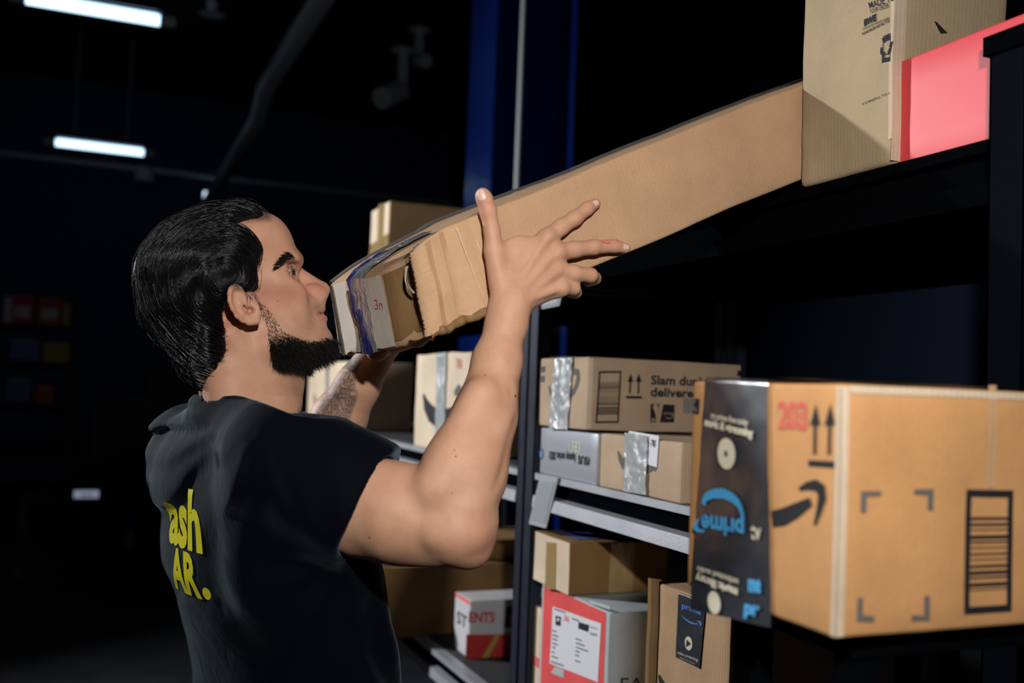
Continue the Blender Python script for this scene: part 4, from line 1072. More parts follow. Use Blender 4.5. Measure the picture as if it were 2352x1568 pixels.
# ---- torso as stacked ellipses, turned a little away from the camera
PHI = math.radians(20); YC = 1.30
TOR = [(905, 470, 640, .10), (940, 440, 700, .155), (1000, 412, 760, .19), (1060, 396, 785, .20), (1126, 386, 792, .20), (1200, 398, 797, .192), (1260, 404, 805, .185), (1320, 414, 814, .178), (1400, 434, 828, .170), (1470, 460, 838, .168), (1568, 482, 846, .170), (1800, 500, 870, .18)]
tz, tx, te, tb = [], [], [], []
for y_, l_, r_, b_ in TOR:
    L, R = at(l_, y_, Y=YC), at(r_, y_, Y=YC); tz.append(L.z); tx.append((L.x+R.x)/2); te.append((R.x-L.x)/2); tb.append(b_)
tz, tx, te, tb = [np.array(v)[::-1] for v in (tz, tx, te, tb)]
ta = np.sqrt(np.maximum(te**2-(tb*math.sin(PHI))**2, .0036))/math.cos(PHI)
def torso_f(X, Y, Z, off=0.0, pw=2.3):
    cx, a, b = np.interp(Z, tz, tx), np.interp(Z, tz, ta)+off, np.interp(Z, tz, tb)+off
    x, y = X-cx, Y-YC
    u = x*math.cos(PHI)+y*math.sin(PHI); v = -x*math.sin(PHI)+y*math.cos(PHI)
    k = (np.abs(u/a)**pw+np.abs(v/b)**pw+1e-9)**(1/pw)
    d = (k-1)*np.minimum(a, b)
    return smax(d, Z-(at(560, 950, Y=YC).z+off), .06)

SR = at(655, 1078, Y=1.135)             # right shoulder
UA = [(SR, .050), (at(800, 1150, Y=1.09), .0500), (at(915, 1178, Y=1.045), .0490), (at(1045, 1212, Y=1.005), .0395)]
def P3(px, py, Y, r): p = at(px, py, Y=Y); return (p, rp(p, r))
FA = [P3(1050, 1205, 1.0, 84), P3(1066, 1080, 1.012, 94), P3(1113, 955, 1.03, 71), P3(1142, 830, 1.045, 54), P3(1162, 745, 1.052, 44), P3(1171, 700, 1.054, 42)]
def chain(X, Y, Z, L, k, d=None):
    for i in range(len(L)-1):
        e = rcone(X, Y, Z, L[i][0], L[i+1][0], L[i][1], L[i+1][1]); d = e if d is None else smin(d, e, k)
    return d
def rarm_f(X, Y, Z):
    d = chain(X, Y, Z, UA, .02)
    d = smin(d, chain(X, Y, Z, FA, .012), .012)
    a = P3(1085, 1262, .998, 40); b = P3(1098, 1200, .995, 36); d = smin(d, rcone(X, Y, Z, a[0], b[0], a[1], b[1]), .016)
    for p, q, k in ((P3(800, 1105, 1.07, 62), P3(925, 1120, 1.03, 50), .014),      # biceps
                    (P3(830, 1220, 1.075, 54), P3(1000, 1258, 1.02, 40), .016),    # triceps
                    (P3(1000, 1120, .995, 50), P3(1105, 905, 1.012, 36), .016),     # outer forearm muscle
                    (P3(1080, 1165, .982, 34), P3(1152, 900, 1.022, 24), .014),
                    (P3(1120, 1110, 1.00, 34), P3(1162, 900, 1.042, 26), .010),
                    (P3(1085, 1225, .975, 26), P3(1000, 1222, .985, 26), .014)):
        d = smin(d, rcone(X, Y, Z, p[0], q[0], p[1], q[1]), k)
    a, b = P3(1196, 960, 1.000, 6), P3(1150, 1120, .965, 7); d = smax(d, -rcone(X, Y, Z, a[0], b[0], a[1], b[1]), .010)
    a, b = P3(1188, 790, 1.012, 5), P3(1182, 900, 1.0, 5); d = smax(d, -rcone(X, Y, Z, a[0], b[0], a[1], b[1]), .008)
    return d

YB = Yn-.0015                           # near side face of the long carton
WR = hand(415, 1290, 1.055)
FING = {
 'index': [((800, 590), 1.0625, .0110), ((960, 470), YB-.0125, .0098), ((1110, 372), YB-.0108, .0092), ((1238, 272), YB-.0092, .0082), ((1328, 218), YB-.0078, .0066)],
 'middle': [((900, 740), 1.0605, .0115), ((1110, 705), YB-.0130, .0098), ((1310, 680), YB-.0110, .0090), ((1520, 668), YB-.0092, .0080), ((1640, 690), YB-.0080, .0068)],
 'ring': [((910, 930), 1.0600, .0112), ((1100, 955), 1.0600, .0094), ((1275, 978), 1.0640, .0086), ((1318, 1010), 1.0830, .0078), ((1250, 1045), 1.1000, .0070)],
 'little': [((900, 1120), 1.0620, .0105), ((970, 1115), 1.0590, .0092), ((1100, 1118), 1.0660, .0074), ((1120, 1160), 1.0820, .0068), ((1060, 1170), 1.0950, .0062)],
 'thumb': [((330, 1080), 1.056, .0150), ((250, 720), 1.057, .0112), ((228, 500), 1.058, .0094), ((190, 300), 1.056, .0096), ((150, 170), 1.054, .0093), ((132, 128), 1.0535, .0086)],
}
def hand_f(X, Y, Z):
    d = rcone(X, Y, Z, hand(405, 1500, 1.054), hand(430, 1260, 1.056), .0195, .0185)
    for (c, Y_, r) in (((420, 980), 1.056, .014), ((560, 1080), 1.058, .014)):
        d = smin(d, rcone(X, Y, Z, WR, hand(*c, Y_), .017, r), .012)
    for nm, L in FING.items():
        pts = [(hand(*c, Y_), r) for c, Y_, r in L]
        if nm != 'thumb': d = smin(d, rcone(X, Y, Z, WR, pts[0][0], .0150, pts[0][1]), .010)
        e = chain(X, Y, Z, pts, .004)
        d = smin(d, e, .006)
    c = hand(560, 880, 1.060); d = smin(d, ell(X, Y, Z, c, (.036, .0115, .036)), .010)
    a, b = hand(320, 800, 1.064), hand(700, 720, 1.064); d = smin(d, rcone(X, Y, Z, a, b, .0085, .0085), .014)
    # knuckles and tendons
    for c, e, r in (((820, 570), (480, 1120), .0034), ((925, 735), (510, 1160), .0036), ((930, 930), (560, 1200), .0034), ((955, 1115), (620, 1230), .0032)):
        a, b = hand(*c, 1.0515), hand(*e, 1.0405); d = smin(d, rcone(X, Y, Z, a, b, r+.0011, r-.0002), .0045)
    for c, Yk, r in (((835, 560), 1.0555, .0075), ((945, 730), 1.0540, .0075), ((965, 1120), 1.0560, .0070), ((1110, 372), YB-.0140, .0066), ((1310, 682), YB-.0140, .0064)):
        d = smin(d, np.sqrt((X-hand(*c, Yk).x)**2+(Y-Yk)**2+(Z-hand(*c, Yk).z)**2)-r, .006)
    for c, e in (((900, 850), (640, 1180)), ((830, 700), (560, 1060))):
        a, b = hand(*c, 1.0400), hand(*e, 1.0290); d = smax(d, -rcone(X, Y, Z, a, b, .0034, .0036), .008)
    return d

def LB3(x, y, z):                       # point in the long carton's frame measured from its lifted end
    return LONG.Mx @ Vector((-LB/2+x, -WB/2+y, z))
LW = at(884, 782, Y=1.375)
LE = at(728, 1062, Y=1.455)
def larm_f(X, Y, Z):
    S2 = Vector((float(np.interp(SR.z, tz, tx))-.062, YC+.165, SR.z))
    d = rcone(X, Y, Z, S2, LE, .050, .040)
    m1 = at(778, 962, Y=1.43); m2 = at(822, 885, Y=1.405)
    d = smin(d, chain(X, Y, Z, [(LE, .040), (m1, rp(m1, 62)), (m2, rp(m2, 49)), (LW, .0235)], .012), .02)
    return d
LH = [[(.045, .245, -.016, .0125), (.090, .250, -.014, .0100), (.120, .252, -.012, .0092), (.138, .252, -.011, .0080)],
      [(.050, .222, -.016, .0125), (.098, .222, -.013, .0100), (.132, .222, -.012, .0090), (.150, .222, -.011, .0080)],
      [(.048, .200, -.016, .0125), (.092, .198, -.013, .0098), (.122, .196, -.012, .0088), (.140, .195, -.011, .0078)],
      [(.040, .180, -.017, .0115), (.075, .174, -.014, .0088), (.098, .171, -.012, .0080), (.112, .169, -.011, .0070)],
      [(.005, .262, -.022, .0135), (.030, .290, -.010, .0110), (.050, .298, .012, .0098), (.062, .299, .030, .0088)]]
def lhand_f(X, Y, Z):
    d = None
    for L in LH:
        pts = [(LB3(*q[:3]), q[3]) for q in L]
        e = smin(rcone(X, Y, Z, LW, pts[0][0], .0200, pts[0][1]), chain(X, Y, Z, pts, .004), .010)
        d = e if d is None else smin(d, e, .007)
    return d

def bbox(pts, r):
    A = np.array([tuple(p) for p in pts]); return A.min(0)-r, A.max(0)+r
torso_in = lambda X, Y, Z: torso_f(X, Y, Z, -.014)
GRP = [(head_f, (hc(60, 60, -.1), hc(1500, 1300, .1)), .03, .022), (neck_f, (at(440, 740, Y=YH-.09), at(700, 960, Y=YH+.09)), .03, .022), (torso_in, (at(380, 900, Y=1.0), at(900, 1800, Y=1.6)), .05, .03),
       (rarm_f, bbox([p for p, r in UA+FA], .07), .01, .02), (hand_f, bbox([hand(*c, Y_) for L in FING.values() for c, Y_, r in L]+[hand(405, 1500, 1.05)], .03), .01, .010),
       (larm_f, bbox([LE, LW, (SR.x-.15, 1.5, SR.z)], .07), .01, .02), (lhand_f, bbox([LB3(*q[:3]) for L in LH for q in L]+[LW], .03), .01, .010)]
GB = []
for fn, (a, b), pad, k in GRP:
    a, b = np.array(tuple(a)), np.array(tuple(b)); GB.append((fn, np.minimum(a, b)-pad, np.maximum(a, b)+pad, k))
def body_f(X, Y, Z):
    flat = X.ndim == 1 and X.size > 1 and Y.ndim == 1 and Y.shape == X.shape
    lo = (X.min(), Y.min(), Z.min()); hi = (X.max(), Y.max(), Z.max())
    d = None
    for fn, a, b, k in GB:
        if not flat and any(lo[i] > b[i] or hi[i] < a[i] for i in range(3)): continue
        e = fn(X, Y, Z); d = e if d is None else smin(d, e, k)
    if d is None: return np.full(np.broadcast(X, Y, Z).shape, 9.0)
    return d
ZCUT = .93
def body_cut(X, Y, Z): return np.maximum(body_f(X, Y, Z), ZCUT-Z)

person = empty('person', (at(660, 1568, Y=YC).x, YC, 0), 'bearded person with slicked black hair in a navy T-shirt, lifting the long carton', 'person')
PO = Vector(person.location)

# ---- skin
MAT['skin'], nt, b = new_mat('skin', (.50, .30, .20), .56, spec=.30)
att = nd(nt, 'ShaderNodeAttribute', attribute_name='tone'); sep = nt.nodes.new('ShaderNodeSeparateColor'); nt.links.new(att.outputs['Color'], sep.inputs[0])
co = obj_coords(nt)
n1 = nd(nt, 'ShaderNodeTexNoise', Scale=30.0, Detail=6.0, Roughness=.65); nt.links.new(co, n1.inputs[0])
base = ramp(nt, n1.outputs[0], [(.3, (.45, .238, .146)), (.55, (.51, .287, .183)), (.75, (.55, .315, .21))])
def mix(a, bcol, fac):
    m = nd(nt, 'ShaderNodeMix', data_type='RGBA'); nt.links.new(fac, m.inputs[0]); nt.links.new(a, m.inputs[6]); m.inputs[7].default_value = (*bcol, 1); return m.outputs[2]
c = mix(base, (.50, .16, .125), sep.outputs[0])
n4 = nd(nt, 'ShaderNodeTexNoise', Scale=420.0, Detail=2.0); nt.links.new(co, n4.inputs[0])
st = nd(nt, 'ShaderNodeMath', operation='MULTIPLY'); nt.links.new(sep.outputs[1], st.inputs[0])
stn = ramp(nt, n4.outputs[0], [(.35, (.6,)*3), (.6, (1,)*3)]); nt.links.new(stn, st.inputs[1])
c = mix(c, (.055, .040, .034), st.outputs[0])
# tattoo: banded ink shapes
mp = obj_coords(nt, (1, .2, 1), (0, .45, 0))
n2 = nd(nt, 'ShaderNodeTexNoise', Scale=58.0, Detail=4.0, Distortion=2.2); nt.links.new(mp, n2.inputs[0])
tat = ramp(nt, n2.outputs[0], [(.36, (.15,)*3), (.44, (.9,)*3), (.52, (.3,)*3), (.57, (.95,)*3), (.66, (.6,)*3)])
tm = nd(nt, 'ShaderNodeMath', operation='MULTIPLY'); nt.links.new(sep.outputs[2], tm.inputs[0]); nt.links.new(tat, tm.inputs[1])
c = mix(c, (.035, .038, .042), tm.outputs[0])
nt.links.new(c, b.inputs['Base Color'])
b.inputs['Subsurface Weight'].default_value = .12; b.inputs['Subsurface Scale'].default_value = .006; b.inputs['Subsurface Radius'].default_value = (1, .35, .2)
n3 = nd(nt, 'ShaderNodeTexNoise', Scale=900.0, Detail=2.0); nt.links.new(co, n3.inputs[0]); p_ = bump(nt, b, n3.outputs[0], .16, .0006)
n5 = nd(nt, 'ShaderNodeTexNoise', Scale=75.0, Detail=3.0); nt.links.new(co, n5.inputs[0]); bump(nt, b, n5.outputs[0], .16, .002, p_)

pos, quads = surface(body_cut, (PO.x-.42, .90, .90), (.66, 1.62, 1.86), .0022)
body, pos = np_mesh('body', pos, quads, [MAT['skin']], person, PO, 1)
bme = body.data
nv = len(bme.vertices)
# tone masks
cp = np.array([_f*1.0, _r, _u]); q = (pos-np.array(CAM)) @ cp.T
PX = 1176+FPX*q[:, 1]/q[:, 0]; PY = 784-FPX*q[:, 2]/q[:, 0]; CX = (PX-280)*3.135; CY = (PY-440)*3.135
def blob(x, y, cx, cy, rx, ry, pw=2): return np.exp(-(((x-cx)/rx)**2+((y-cy)/ry)**2))
headm = pos[:, 2] > at(600, 905, Y=YH).z
red = np.zeros(nv); stub = np.zeros(nv); tat_ = np.zeros(nv)
hm = headm & (PX < 770) & (pos[:, 1] > 1.18)
lipm = (poly2(CX, CY, [(1388, 888), (1430, 842), (1500, 838), (1500, 945), (1450, 940), (1405, 905)]) < 0)
red[hm] = (.34*blob(CX, CY, 1400, 690, 90, 70)+.28*blob(CX, CY, 1120, 760, 190, 130)+.45*blob(CX, CY, 760, 900, 90, 120)+.12)[hm]
red[hm & lipm] = .62
BE = [(968, 780), (1000, 880), (1035, 960), (1055, 1060), (1070, 1150), (1090, 1230), (1150, 1275), (1280, 1300), (1400, 1280), (1560, 1180), (1560, 1060), (1470, 1045), (1400, 1072), (1330, 1066), (1250, 1040), (1180, 1000), (1110, 930), (1060, 850), (1020, 800)]
bd = poly2(CX, CY, BE)
stub[hm] = (np.clip(.4-bd/90, 0, 1)*np.clip((CY-960)/260, .08, .78))[hm]
stub[hm] = np.maximum(stub, .55*blob(CX, CY, 1405, 830, 32, 45)+.25*blob(CX, CY, 1400, 960, 40, 80))[hm]
stub[hm] = np.maximum(stub, .16*np.clip((CY-840)/160, 0, 1)*np.clip((CX-1060)/90, 0, 1))[hm]
EB = [(1112, 560), (1118, 515), (1160, 468), (1205, 440), (1245, 470), (1250, 505), (1215, 515), (1165, 530), (1130, 556)]
stub[hm] = np.maximum(stub, np.clip(.5-poly2(CX, CY, EB)/16, 0, 1)*.8)[hm]
HAIR_IN = [(1100, 235), (1000, 240), (900, 243), (800, 262), (725, 292), (800, 312), (870, 365), (925, 410), (955, 470), (940, 540), (915, 600), (938, 680), (962, 725), (905, 758), (820, 738), (760, 700), (690, 740), (688, 800), (660, 900), (700, 1050), (740, 1160), (770, 1220), (725, 1330), (705, 1430), (560, 1500), (0, 1500), (0, 0), (1100, 0)]
hi_ = poly2(CX, CY, HAIR_IN)
stub[hm] = np.maximum(stub, np.clip(-.2-hi_/40, 0, 1)*.9*(CY < 1230))[hm]
arm = (~headm | (PX > 770)) & (pos[:, 1] < 1.2)
red[arm] = (.20*blob(PX, PY, 1105, 1250, 60, 60)+.16*blob(PX, PY, 900, 1100, 60, 60)+.5*blob(PX, PY, 1405, 555, 26, 14)+.25*blob(PX, PY, 1370, 465, 18, 18)+.25*blob(PX, PY, 1115, 480, 20, 40)+.04)[arm]
TT = [(713, 975), (735, 925), (795, 838), (815, 800), (828, 830), (815, 880), (822, 910), (800, 970), (770, 1005), (745, 998)]
far_ = (pos[:, 1] > 1.3) & (PX > 700) & ~(hm & (PY < 700))
tat_[far_] = np.clip(.5-poly2(PX, PY, TT)/6, 0, 1)[far_]
tone = bme.color_attributes.new('tone', 'FLOAT_COLOR', 'POINT')
tone.data.foreach_set('color', np.stack([np.clip(red, 0, 1), np.clip(stub, 0, 1), tat_, np.ones(nv)], 1).astype(f32).ravel())
bvh = BVHTree.FromPolygons([tuple(v) for v in pos], [tuple(p) for p in quads.tolist()])

# ---- moles, scratch and nails
def hit(px, py):
    h = bvh.ray_cast(CAM, ray(px, py)); return h[0], h[1]
MAT['mole'] = new_mat('dark_mole', (.09, .04, .03), .6)[0]
MAT['scratch'] = new_mat('red_scratch', (.62, .04, .02), .4)[0]
MAT['nail'] = new_mat('fingernail', (.66, .44, .38), .38)[0]
MAT['nail_tip'] = new_mat('fingernail_tip', (.72, .66, .60), .3)[0]
def dot_on(m, px, py, r, mat, rx=1.0, ang=0):
    p, n = hit(px, py)
    if p is None: return
    n = n if n.dot(CAM-p) > 0 else -n
    u = (_r*math.cos(ang)+_u*math.sin(ang)); u = (u-n*u.dot(n)).normalized(); v = n.cross(u); R = r*mpp(p)
    V = []
    for i in range(12):
        a = 2*math.pi*i/12; q_ = p+u*math.cos(a)*R*rx+v*math.sin(a)*R
        s_ = bvh.find_nearest(q_); V.append(s_[0]+n*.00035-PO)
    m.add([p+n*.0005-PO]+V, [(0, i+1, (i+1) % 12+1) for i in range(12)], mat)
for px, py, r in ((849, 1234, 2.4), (1047, 1048, 2.0), (1044, 1034, 1.6), (1114, 861, 2.0), (1183, 909, 3.4), (841, 1096, 1.6), (1038, 1132, 1.4), (638, 691, 1.3)):
    m = MB(); dot_on(m, px, py, r, 'mole'); m.build('mole', person)
m = MB()
for i, (px, py) in enumerate(((1384, 555), (1388, 557), (1392, 557.5), (1396, 559), (1399, 557), (1419, 553))): dot_on(m, px, py, 1.4, 'scratch', 1.8, -.2)
m.build('scratch', person, )
def nail(tip, width, length, ang, parent=None):
    """curved nail plate on the near surface around photo pixel tip, long axis at image angle ang"""
    u = (_r*math.cos(ang)+_u*math.sin(ang)); V = []; F = []; n_ = 9; m_ = 9
    p0, n0 = hit(*tip); n0 = n0 if n0.dot(CAM-p0) > 0 else -n0
    u = (u-n0*u.dot(n0)).normalized(); v = n0.cross(u); s = mpp(p0)
    for j in range(m_):
        for i in range(n_):
            a = (i/(n_-1)*2-1); l = (j/(m_-1)*2-1)
            ww = width*s*a*(1 if l > -.5 else math.sqrt(max(0, 1-((-.5-l)/.5)**2))*.5+.5)*(1 if l < .5 else math.sqrt(max(0, 1-((l-.5)/.5)**2*.6)))
            q_ = p0+u*length*s*l+v*ww
            h_ = bvh.find_nearest(q_); V.append(h_[0]+n0*(.0006-.0003*abs(a)**3)-PO)
    for j in range(m_-1):
        for i in range(n_-1): k = j*n_+i; F.append((k, k+1, k+n_+1, k+n_))
    mb = MB(); mb.add(V, F[:-(n_-1)], 'nail'); mb.add(V, F[-(n_-1):], 'nail_tip')
    return mb.build('fingernail', person, True)
nail((1105, 447), 11, 14, math.radians(108))
nail((1368, 466), 7.0, 7, math.radians(30))
nail((1438, 567), 7.5, 8, math.radians(-5))

# ---- eyes
MAT['eye_white'] = new_mat('eye_white', (.26, .245, .25), .4)[0]
MAT['iris'] = new_mat('brown_iris', (.008, .005, .004), .35)[0]
for s in (-1, 1):
    m = MB(); c0 = Vector((eyeC.x, YH+s*.033, eyeC.z)); ax = Vector((.92, -.38*(1 if s < 0 else -1) if s < 0 else -.38, .03)).normalized()
    u = ax.orthogonal().normalized(); v = ax.cross(u); V = [c0+ax*.0122-PO]; F = []; rings = 16; seg = 24; A = [math.pi*i/rings for i in range(1, rings)]
    for a in A:
        bul = .0007*math.exp(-(a/.42)**4)
        for k in range(seg):
            t_ = 2*math.pi*k/seg; V.append(c0+(ax*math.cos(a)+(u*math.cos(t_)+v*math.sin(t_))*math.sin(a))*(.0122+bul)-PO)
    V.append(c0-ax*.0122-PO); mt = []
    F = [(0, 1+(k+1) % seg, 1+k) for k in range(seg)]; mt = ['iris']*seg
    for i in range(len(A)-1):
        for k in range(seg): F.append((1+i*seg+k, 1+i*seg+(k+1) % seg, 1+(i+1)*seg+(k+1) % seg, 1+(i+1)*seg+k)); mt.append('iris' if A[i+1] < .66 else 'eye_white')
    F += [(len(V)-1, 1+(len(A)-1)*seg+k, 1+(len(A)-1)*seg+(k+1) % seg) for k in range(seg)]; mt += ['eye_white']*seg
    m.add(V, [f_ for f_, t_ in zip(F, mt) if t_ == 'iris'], 'iris'); m.add(V, [f_ for f_, t_ in zip(F, mt) if t_ != 'iris'], 'eye_white')
    m.build('eye', person, True)

# ---- hair tufts
MAT['hair'], nt, b = new_mat('black_hair', (.0045, .0045, .006), .30, spec=.5)
MAT['beard'] = new_mat('dark_beard_hair', (.010, .008, .007), .5, spec=.3)[0]
class Tufts:
    def __init__(s): s.V = []; s.F = []
    def strand(s, pts, r0, taper=.15):
        n = len(pts); k0 = len(s.V); t = (pts[-1]-pts[0]); t = t.normalized() if t.length > 1e-6 else Vector((0, 0, 1))
        a = t.orthogonal().normalized(); b = t.cross(a)
        for i, p in enumerate(pts):
            r = r0*(1-(1-taper)*(i/(n-1))**1.5)
            for q in (a, a*-.5+b*.87, a*-.5-b*.87): s.V.append(tuple(p+q*r-PO))
        for i in range(n-1):
            for j in range(3):
                k = k0+i*3; s.F.append((k+j, k+(j+1) % 3, k+3+(j+1) % 3, k+3+j))
    def build(s, name, mat, label=None):
        me = bpy.data.meshes.new(name); me.from_pydata(s.V, [], s.F); me.materials.append(mat); me.polygons.foreach_set('use_smooth', [True]*len(s.F)); me.update()
        o = bpy.data.objects.new(name, me); link(o, person)
        if label: o['label'] = label
        return o
rnd = random.Random(11)
def inside(x, y, poly):
    c = False; n = len(poly); j = n-1
    for i in range(n):
        if (poly[i][1] > y) != (poly[j][1] > y) and x < (poly[j][0]-poly[i][0])*(y-poly[i][1])/(poly[j][1]-poly[i][1])+poly[i][0]: c = not c
        j = i
    return c
def head_hit(cx, cy): return hit(280+cx/3.135, 440+cy/3.135)
bt = Tufts(); cnt = 0
while cnt < 6000:
    cx, cy = rnd.uniform(960, 1500), rnd.uniform(780, 1260)
    if not inside(cx, cy, BE): continue
    dens = min(1, max(.07, (cy-970)/250))**1.5
    if cx < 1120 and cy < 1050: dens = .12
    if rnd.random() > dens: continue
    p, n = head_hit(cx, cy)
    if p is None or p.y < 1.2 or p.x > hc(1520, 900).x: continue
    cnt += 1
    if n.dot(CAM-p) < 0: n = -n
    ln = .004+.0105*min(1, max(0, (cy-960)/200))*rnd.uniform(.55, 1.1)+.004*max(0, (cx-1380)/100)*(cy > 1040)
    d = (n*.75+Vector((.30+.45*(cx > 1350), -.1, -.85))).normalized()
    d = (d+Vector((rnd.gauss(0, .22), rnd.gauss(0, .22), rnd.gauss(0, .22)))).normalized(); cu = Vector((rnd.gauss(0, .4), rnd.gauss(0, .4), rnd.gauss(0, .4)))
    for sgn in (1, -1):
        pts = [p-n*.0005+d*ln*t+cu*ln*t*t*.35 for t in (0, .35, .7, 1)]
        if sgn < 0: pts = [Vector((v.x, 2*YH-v.y, v.z)) for v in pts]
        bt.strand(pts, .00026)
cnt = 0                              # chin front and under-jaw, across the middle
while cnt < 3200:
    y = rnd.uniform(-.036, .036); cy = rnd.uniform(1045, 1250); c0 = hc(1180, 1105); tgt = Vector((hc(1500, 1100).x, YH+y*.9, hc(1300, cy).z-.004*rnd.random()))
    if cy > 1150: tgt = Vector((hc(rnd.uniform(1120, 1480), 1100).x, YH+y, hc(1300, 1400).z))
    o_ = Vector((c0.x, YH+y*.6, c0.z)); h_ = bvh.ray_cast(tgt, (o_-tgt).normalized())
    cnt += 1
    if h_[0] is None: continue
    p, n = h_[0], h_[1]
    if n.dot(tgt-p) < 0: n = -n
    if p.z < hc(1300, 1300).z: continue
    ln = rnd.uniform(.007, .015)
    d = (n*.9+Vector((.35, 0, -.55))+Vector((rnd.gauss(0, .25), rnd.gauss(0, .25), rnd.gauss(0, .25)))).normalized(); cu = Vector((rnd.gauss(0, .4), rnd.gauss(0, .4), rnd.gauss(0, .4)))
    bt.strand([p-n*.0005+d*ln*t+cu*ln*t*t*.35 for t in (0, .35, .7, 1)], .00026)
bt.build('beard', MAT['beard'], 'short dark curly beard')
eb = Tufts()
for i in range(1600):
    while True:
        cx, cy = rnd.uniform(1105, 1255), rnd.uniform(430, 565)
        if inside(cx, cy, EB): break
    p, n = head_hit(cx, cy)
    if p is None: continue
    if n.dot(CAM-p) < 0: n = -n
    d = (Vector((-.75, 0, .35-.9*(1245-cx)/140))+n*.35+Vector((rnd.gauss(0, .15), rnd.gauss(0, .15), rnd.gauss(0, .15)))).normalized(); ln = rnd.uniform(.005, .009)
    for sgn in (1, -1):
        pts = [p-n*.0003+d*ln*t-n*ln*.25*t*t for t in (0, .5, 1)]
        if sgn < 0: pts = [Vector((v.x, 2*YH-v.y, v.z)) for v in pts]
        eb.strand(pts, .00030)
eb.build('eyebrows', MAT['beard'])
for sgn in (1, -1):
    el = Tufts()
    for i in range(46):
        for up_, A0, A1 in ((1, (1172, 602), (1242, 560)), (0, (1180, 616), (1240, 632))):
            t = rnd.random(); p = hc(A0[0]+(A1[0]-A0[0])*t, A0[1]+(A1[1]-A0[1])*t, -.033-.013*math.sqrt(max(0, 1-(t*1.0)**2)))
            dirv = Vector((.8, -.35, .25 if up_ else -.35)).normalized(); ln = .0065 if up_ else .004
            pts = [p+dirv*ln*u+Vector((0, 0, (.002 if up_ else -.001)*u*u)) for u in (0, .5, 1)]
            if sgn < 0: pts = [Vector((v.x, 2*YH-v.y, v.z)) for v in pts]
            el.strand(pts, .00022)
    el.build('eyelashes', MAT['hair'])

# ---- hair mass and swept-back strands
HO = h2([(1075, 236), (1052, 200), (1010, 158), (940, 118), (850, 98), (760, 108), (560, 145), (412, 198), (308, 258), (230, 322), (172, 402), (134, 472), (112, 570), (104, 640), (110, 740), (120, 850), (145, 930), (205, 1005), (245, 1065), (305, 1135), (385, 1220), (440, 1300), (505, 1370), (565, 1415), (650, 1440), (760, 1380), (860, 1000), (1100, 700), (1150, 300)])
HI = h2(HAIR_IN)
cc = hc(560, 640)
def hair_f(X, Y, Z):
    ya = np.abs(Y-YH)
    dz = np.clip((Z-cc.z), -.2, .2); front = np.clip((X-hc(700, 600).x)/.06, 0, 1)
    hw = .088-.014*front-.020*np.clip(-dz/.10, 0, 1)-.012*np.clip((hc(600, 1150).z-Z)/.04, 0, 1)
    d = extr(poly2(X, Z, HO), ya-hw, np.minimum(.066, hw-.006))
    lock = .0016*np.sin(np.arctan2(Z-cc.z, X-cc.x)*5+ya*150+2.0*np.sin(X*60))+.0012*np.sin(ya*330+np.sqrt((X-cc.x)**2+(Z-cc.z)**2)*260)
    d = d+lock
    cut = poly2(X, Z, HI)
    dd = smax(d, np.where(ya > .03, cut, cut*1.0), .006)
    # near the face the hair lies close to the head
    lie = np.minimum(head_f(X, Y, Z), neck_f(X, Y, Z))-.003-np.clip((hc(960, 500).x-X)*.40, 0, .032)-.012*np.clip((Z-hc(900, 260).z)/.02, 0, 1)
    dd = smax(dd, lie, .006)
    return dd
MAT['hair_mass'], nt, b = new_mat('black_hair_mass', (.003, .003, .004), .6, spec=.25)
pos2, q2 = surface(hair_f, tuple(np.minimum(hc(20, 20, -.1), hc(20, 1480, -.1))-.01), (hc(1120, 20).x+.01, YH+.105, hc(20, 20).z+.02), .0028, slack=.05)
hairo, pos2 = np_mesh('hair', pos2, q2, [MAT['hair_mass']], person, PO, 1)
hairo['label'] = 'black slicked-back hair, longer at the nape'
hb = BVHTree.FromPolygons([tuple(v) for v in pos2], [tuple(p) for p in q2.tolist()])
ht = Tufts(); N_ = len(pos2); cnt = 0
outer = [i for i in range(N_)]
clumps = {}
hcx, hcz = hc(640, 660).x, hc(640, 660).z
while cnt < 5200:
    p = Vector(pos2[rnd.randrange(N_)])
    if (p-Vector((hcx, YH, hcz))).length < .03: continue
    side = -1 if p.y < YH else 1
    if side > 0 and rnd.random() < .55: continue
    cnt += 1
    n_steps = rnd.randint(8, 20); step = .0048; pts = []; lift = rnd.uniform(.0002, .0030)*(1 if rnd.random() < .85 else 2.2)
    ck = (int(p.x/.014), int(p.y/.012), int(p.z/.014)); ph = clumps.setdefault(ck, (rnd.uniform(-.5, .5), rnd.uniform(-.4, .4)))
    prev = None
    for i in range(n_steps):
        s_ = hb.find_nearest(p)
        if s_[0] is None: break
        n = s_[1]; o_ = s_[0]-Vector((hcx, YH, hcz))
        if n.dot(o_) < 0: n = -n
        q_ = s_[0]+n*(lift*math.sin(min(1, i/7)*1.57))
        pts.append(q_)
        r = Vector((q_.x-hcx, 0, q_.z-hcz)); t = Vector((-r.z, 0, r.x))
        if t.length < 1e-5: break
        t.normalize()
        t += Vector((0, side*.25*ph[0], -.35+ph[1]*.6)) if r.x < .03 else Vector((-.3, side*.12, ph[1]*.5))
        if cnt % 3 == 0: t += Vector((0, .35*math.sin(i*.5+cnt), .35*math.cos(i*.45+cnt)))
        t = (t-n*t.dot(n))
        if t.length < 1e-5: break
        t.normalize()
        if prev is not None: t = (t*.55+prev*.45).normalized()
        prev = t; p = s_[0]+t*step
        if inside((280+0, 0)[0], 0, [(0, 0)]*3): pass
    if len(pts) > 3: ht.strand(pts, rnd.uniform(.00035, .00075), .2)
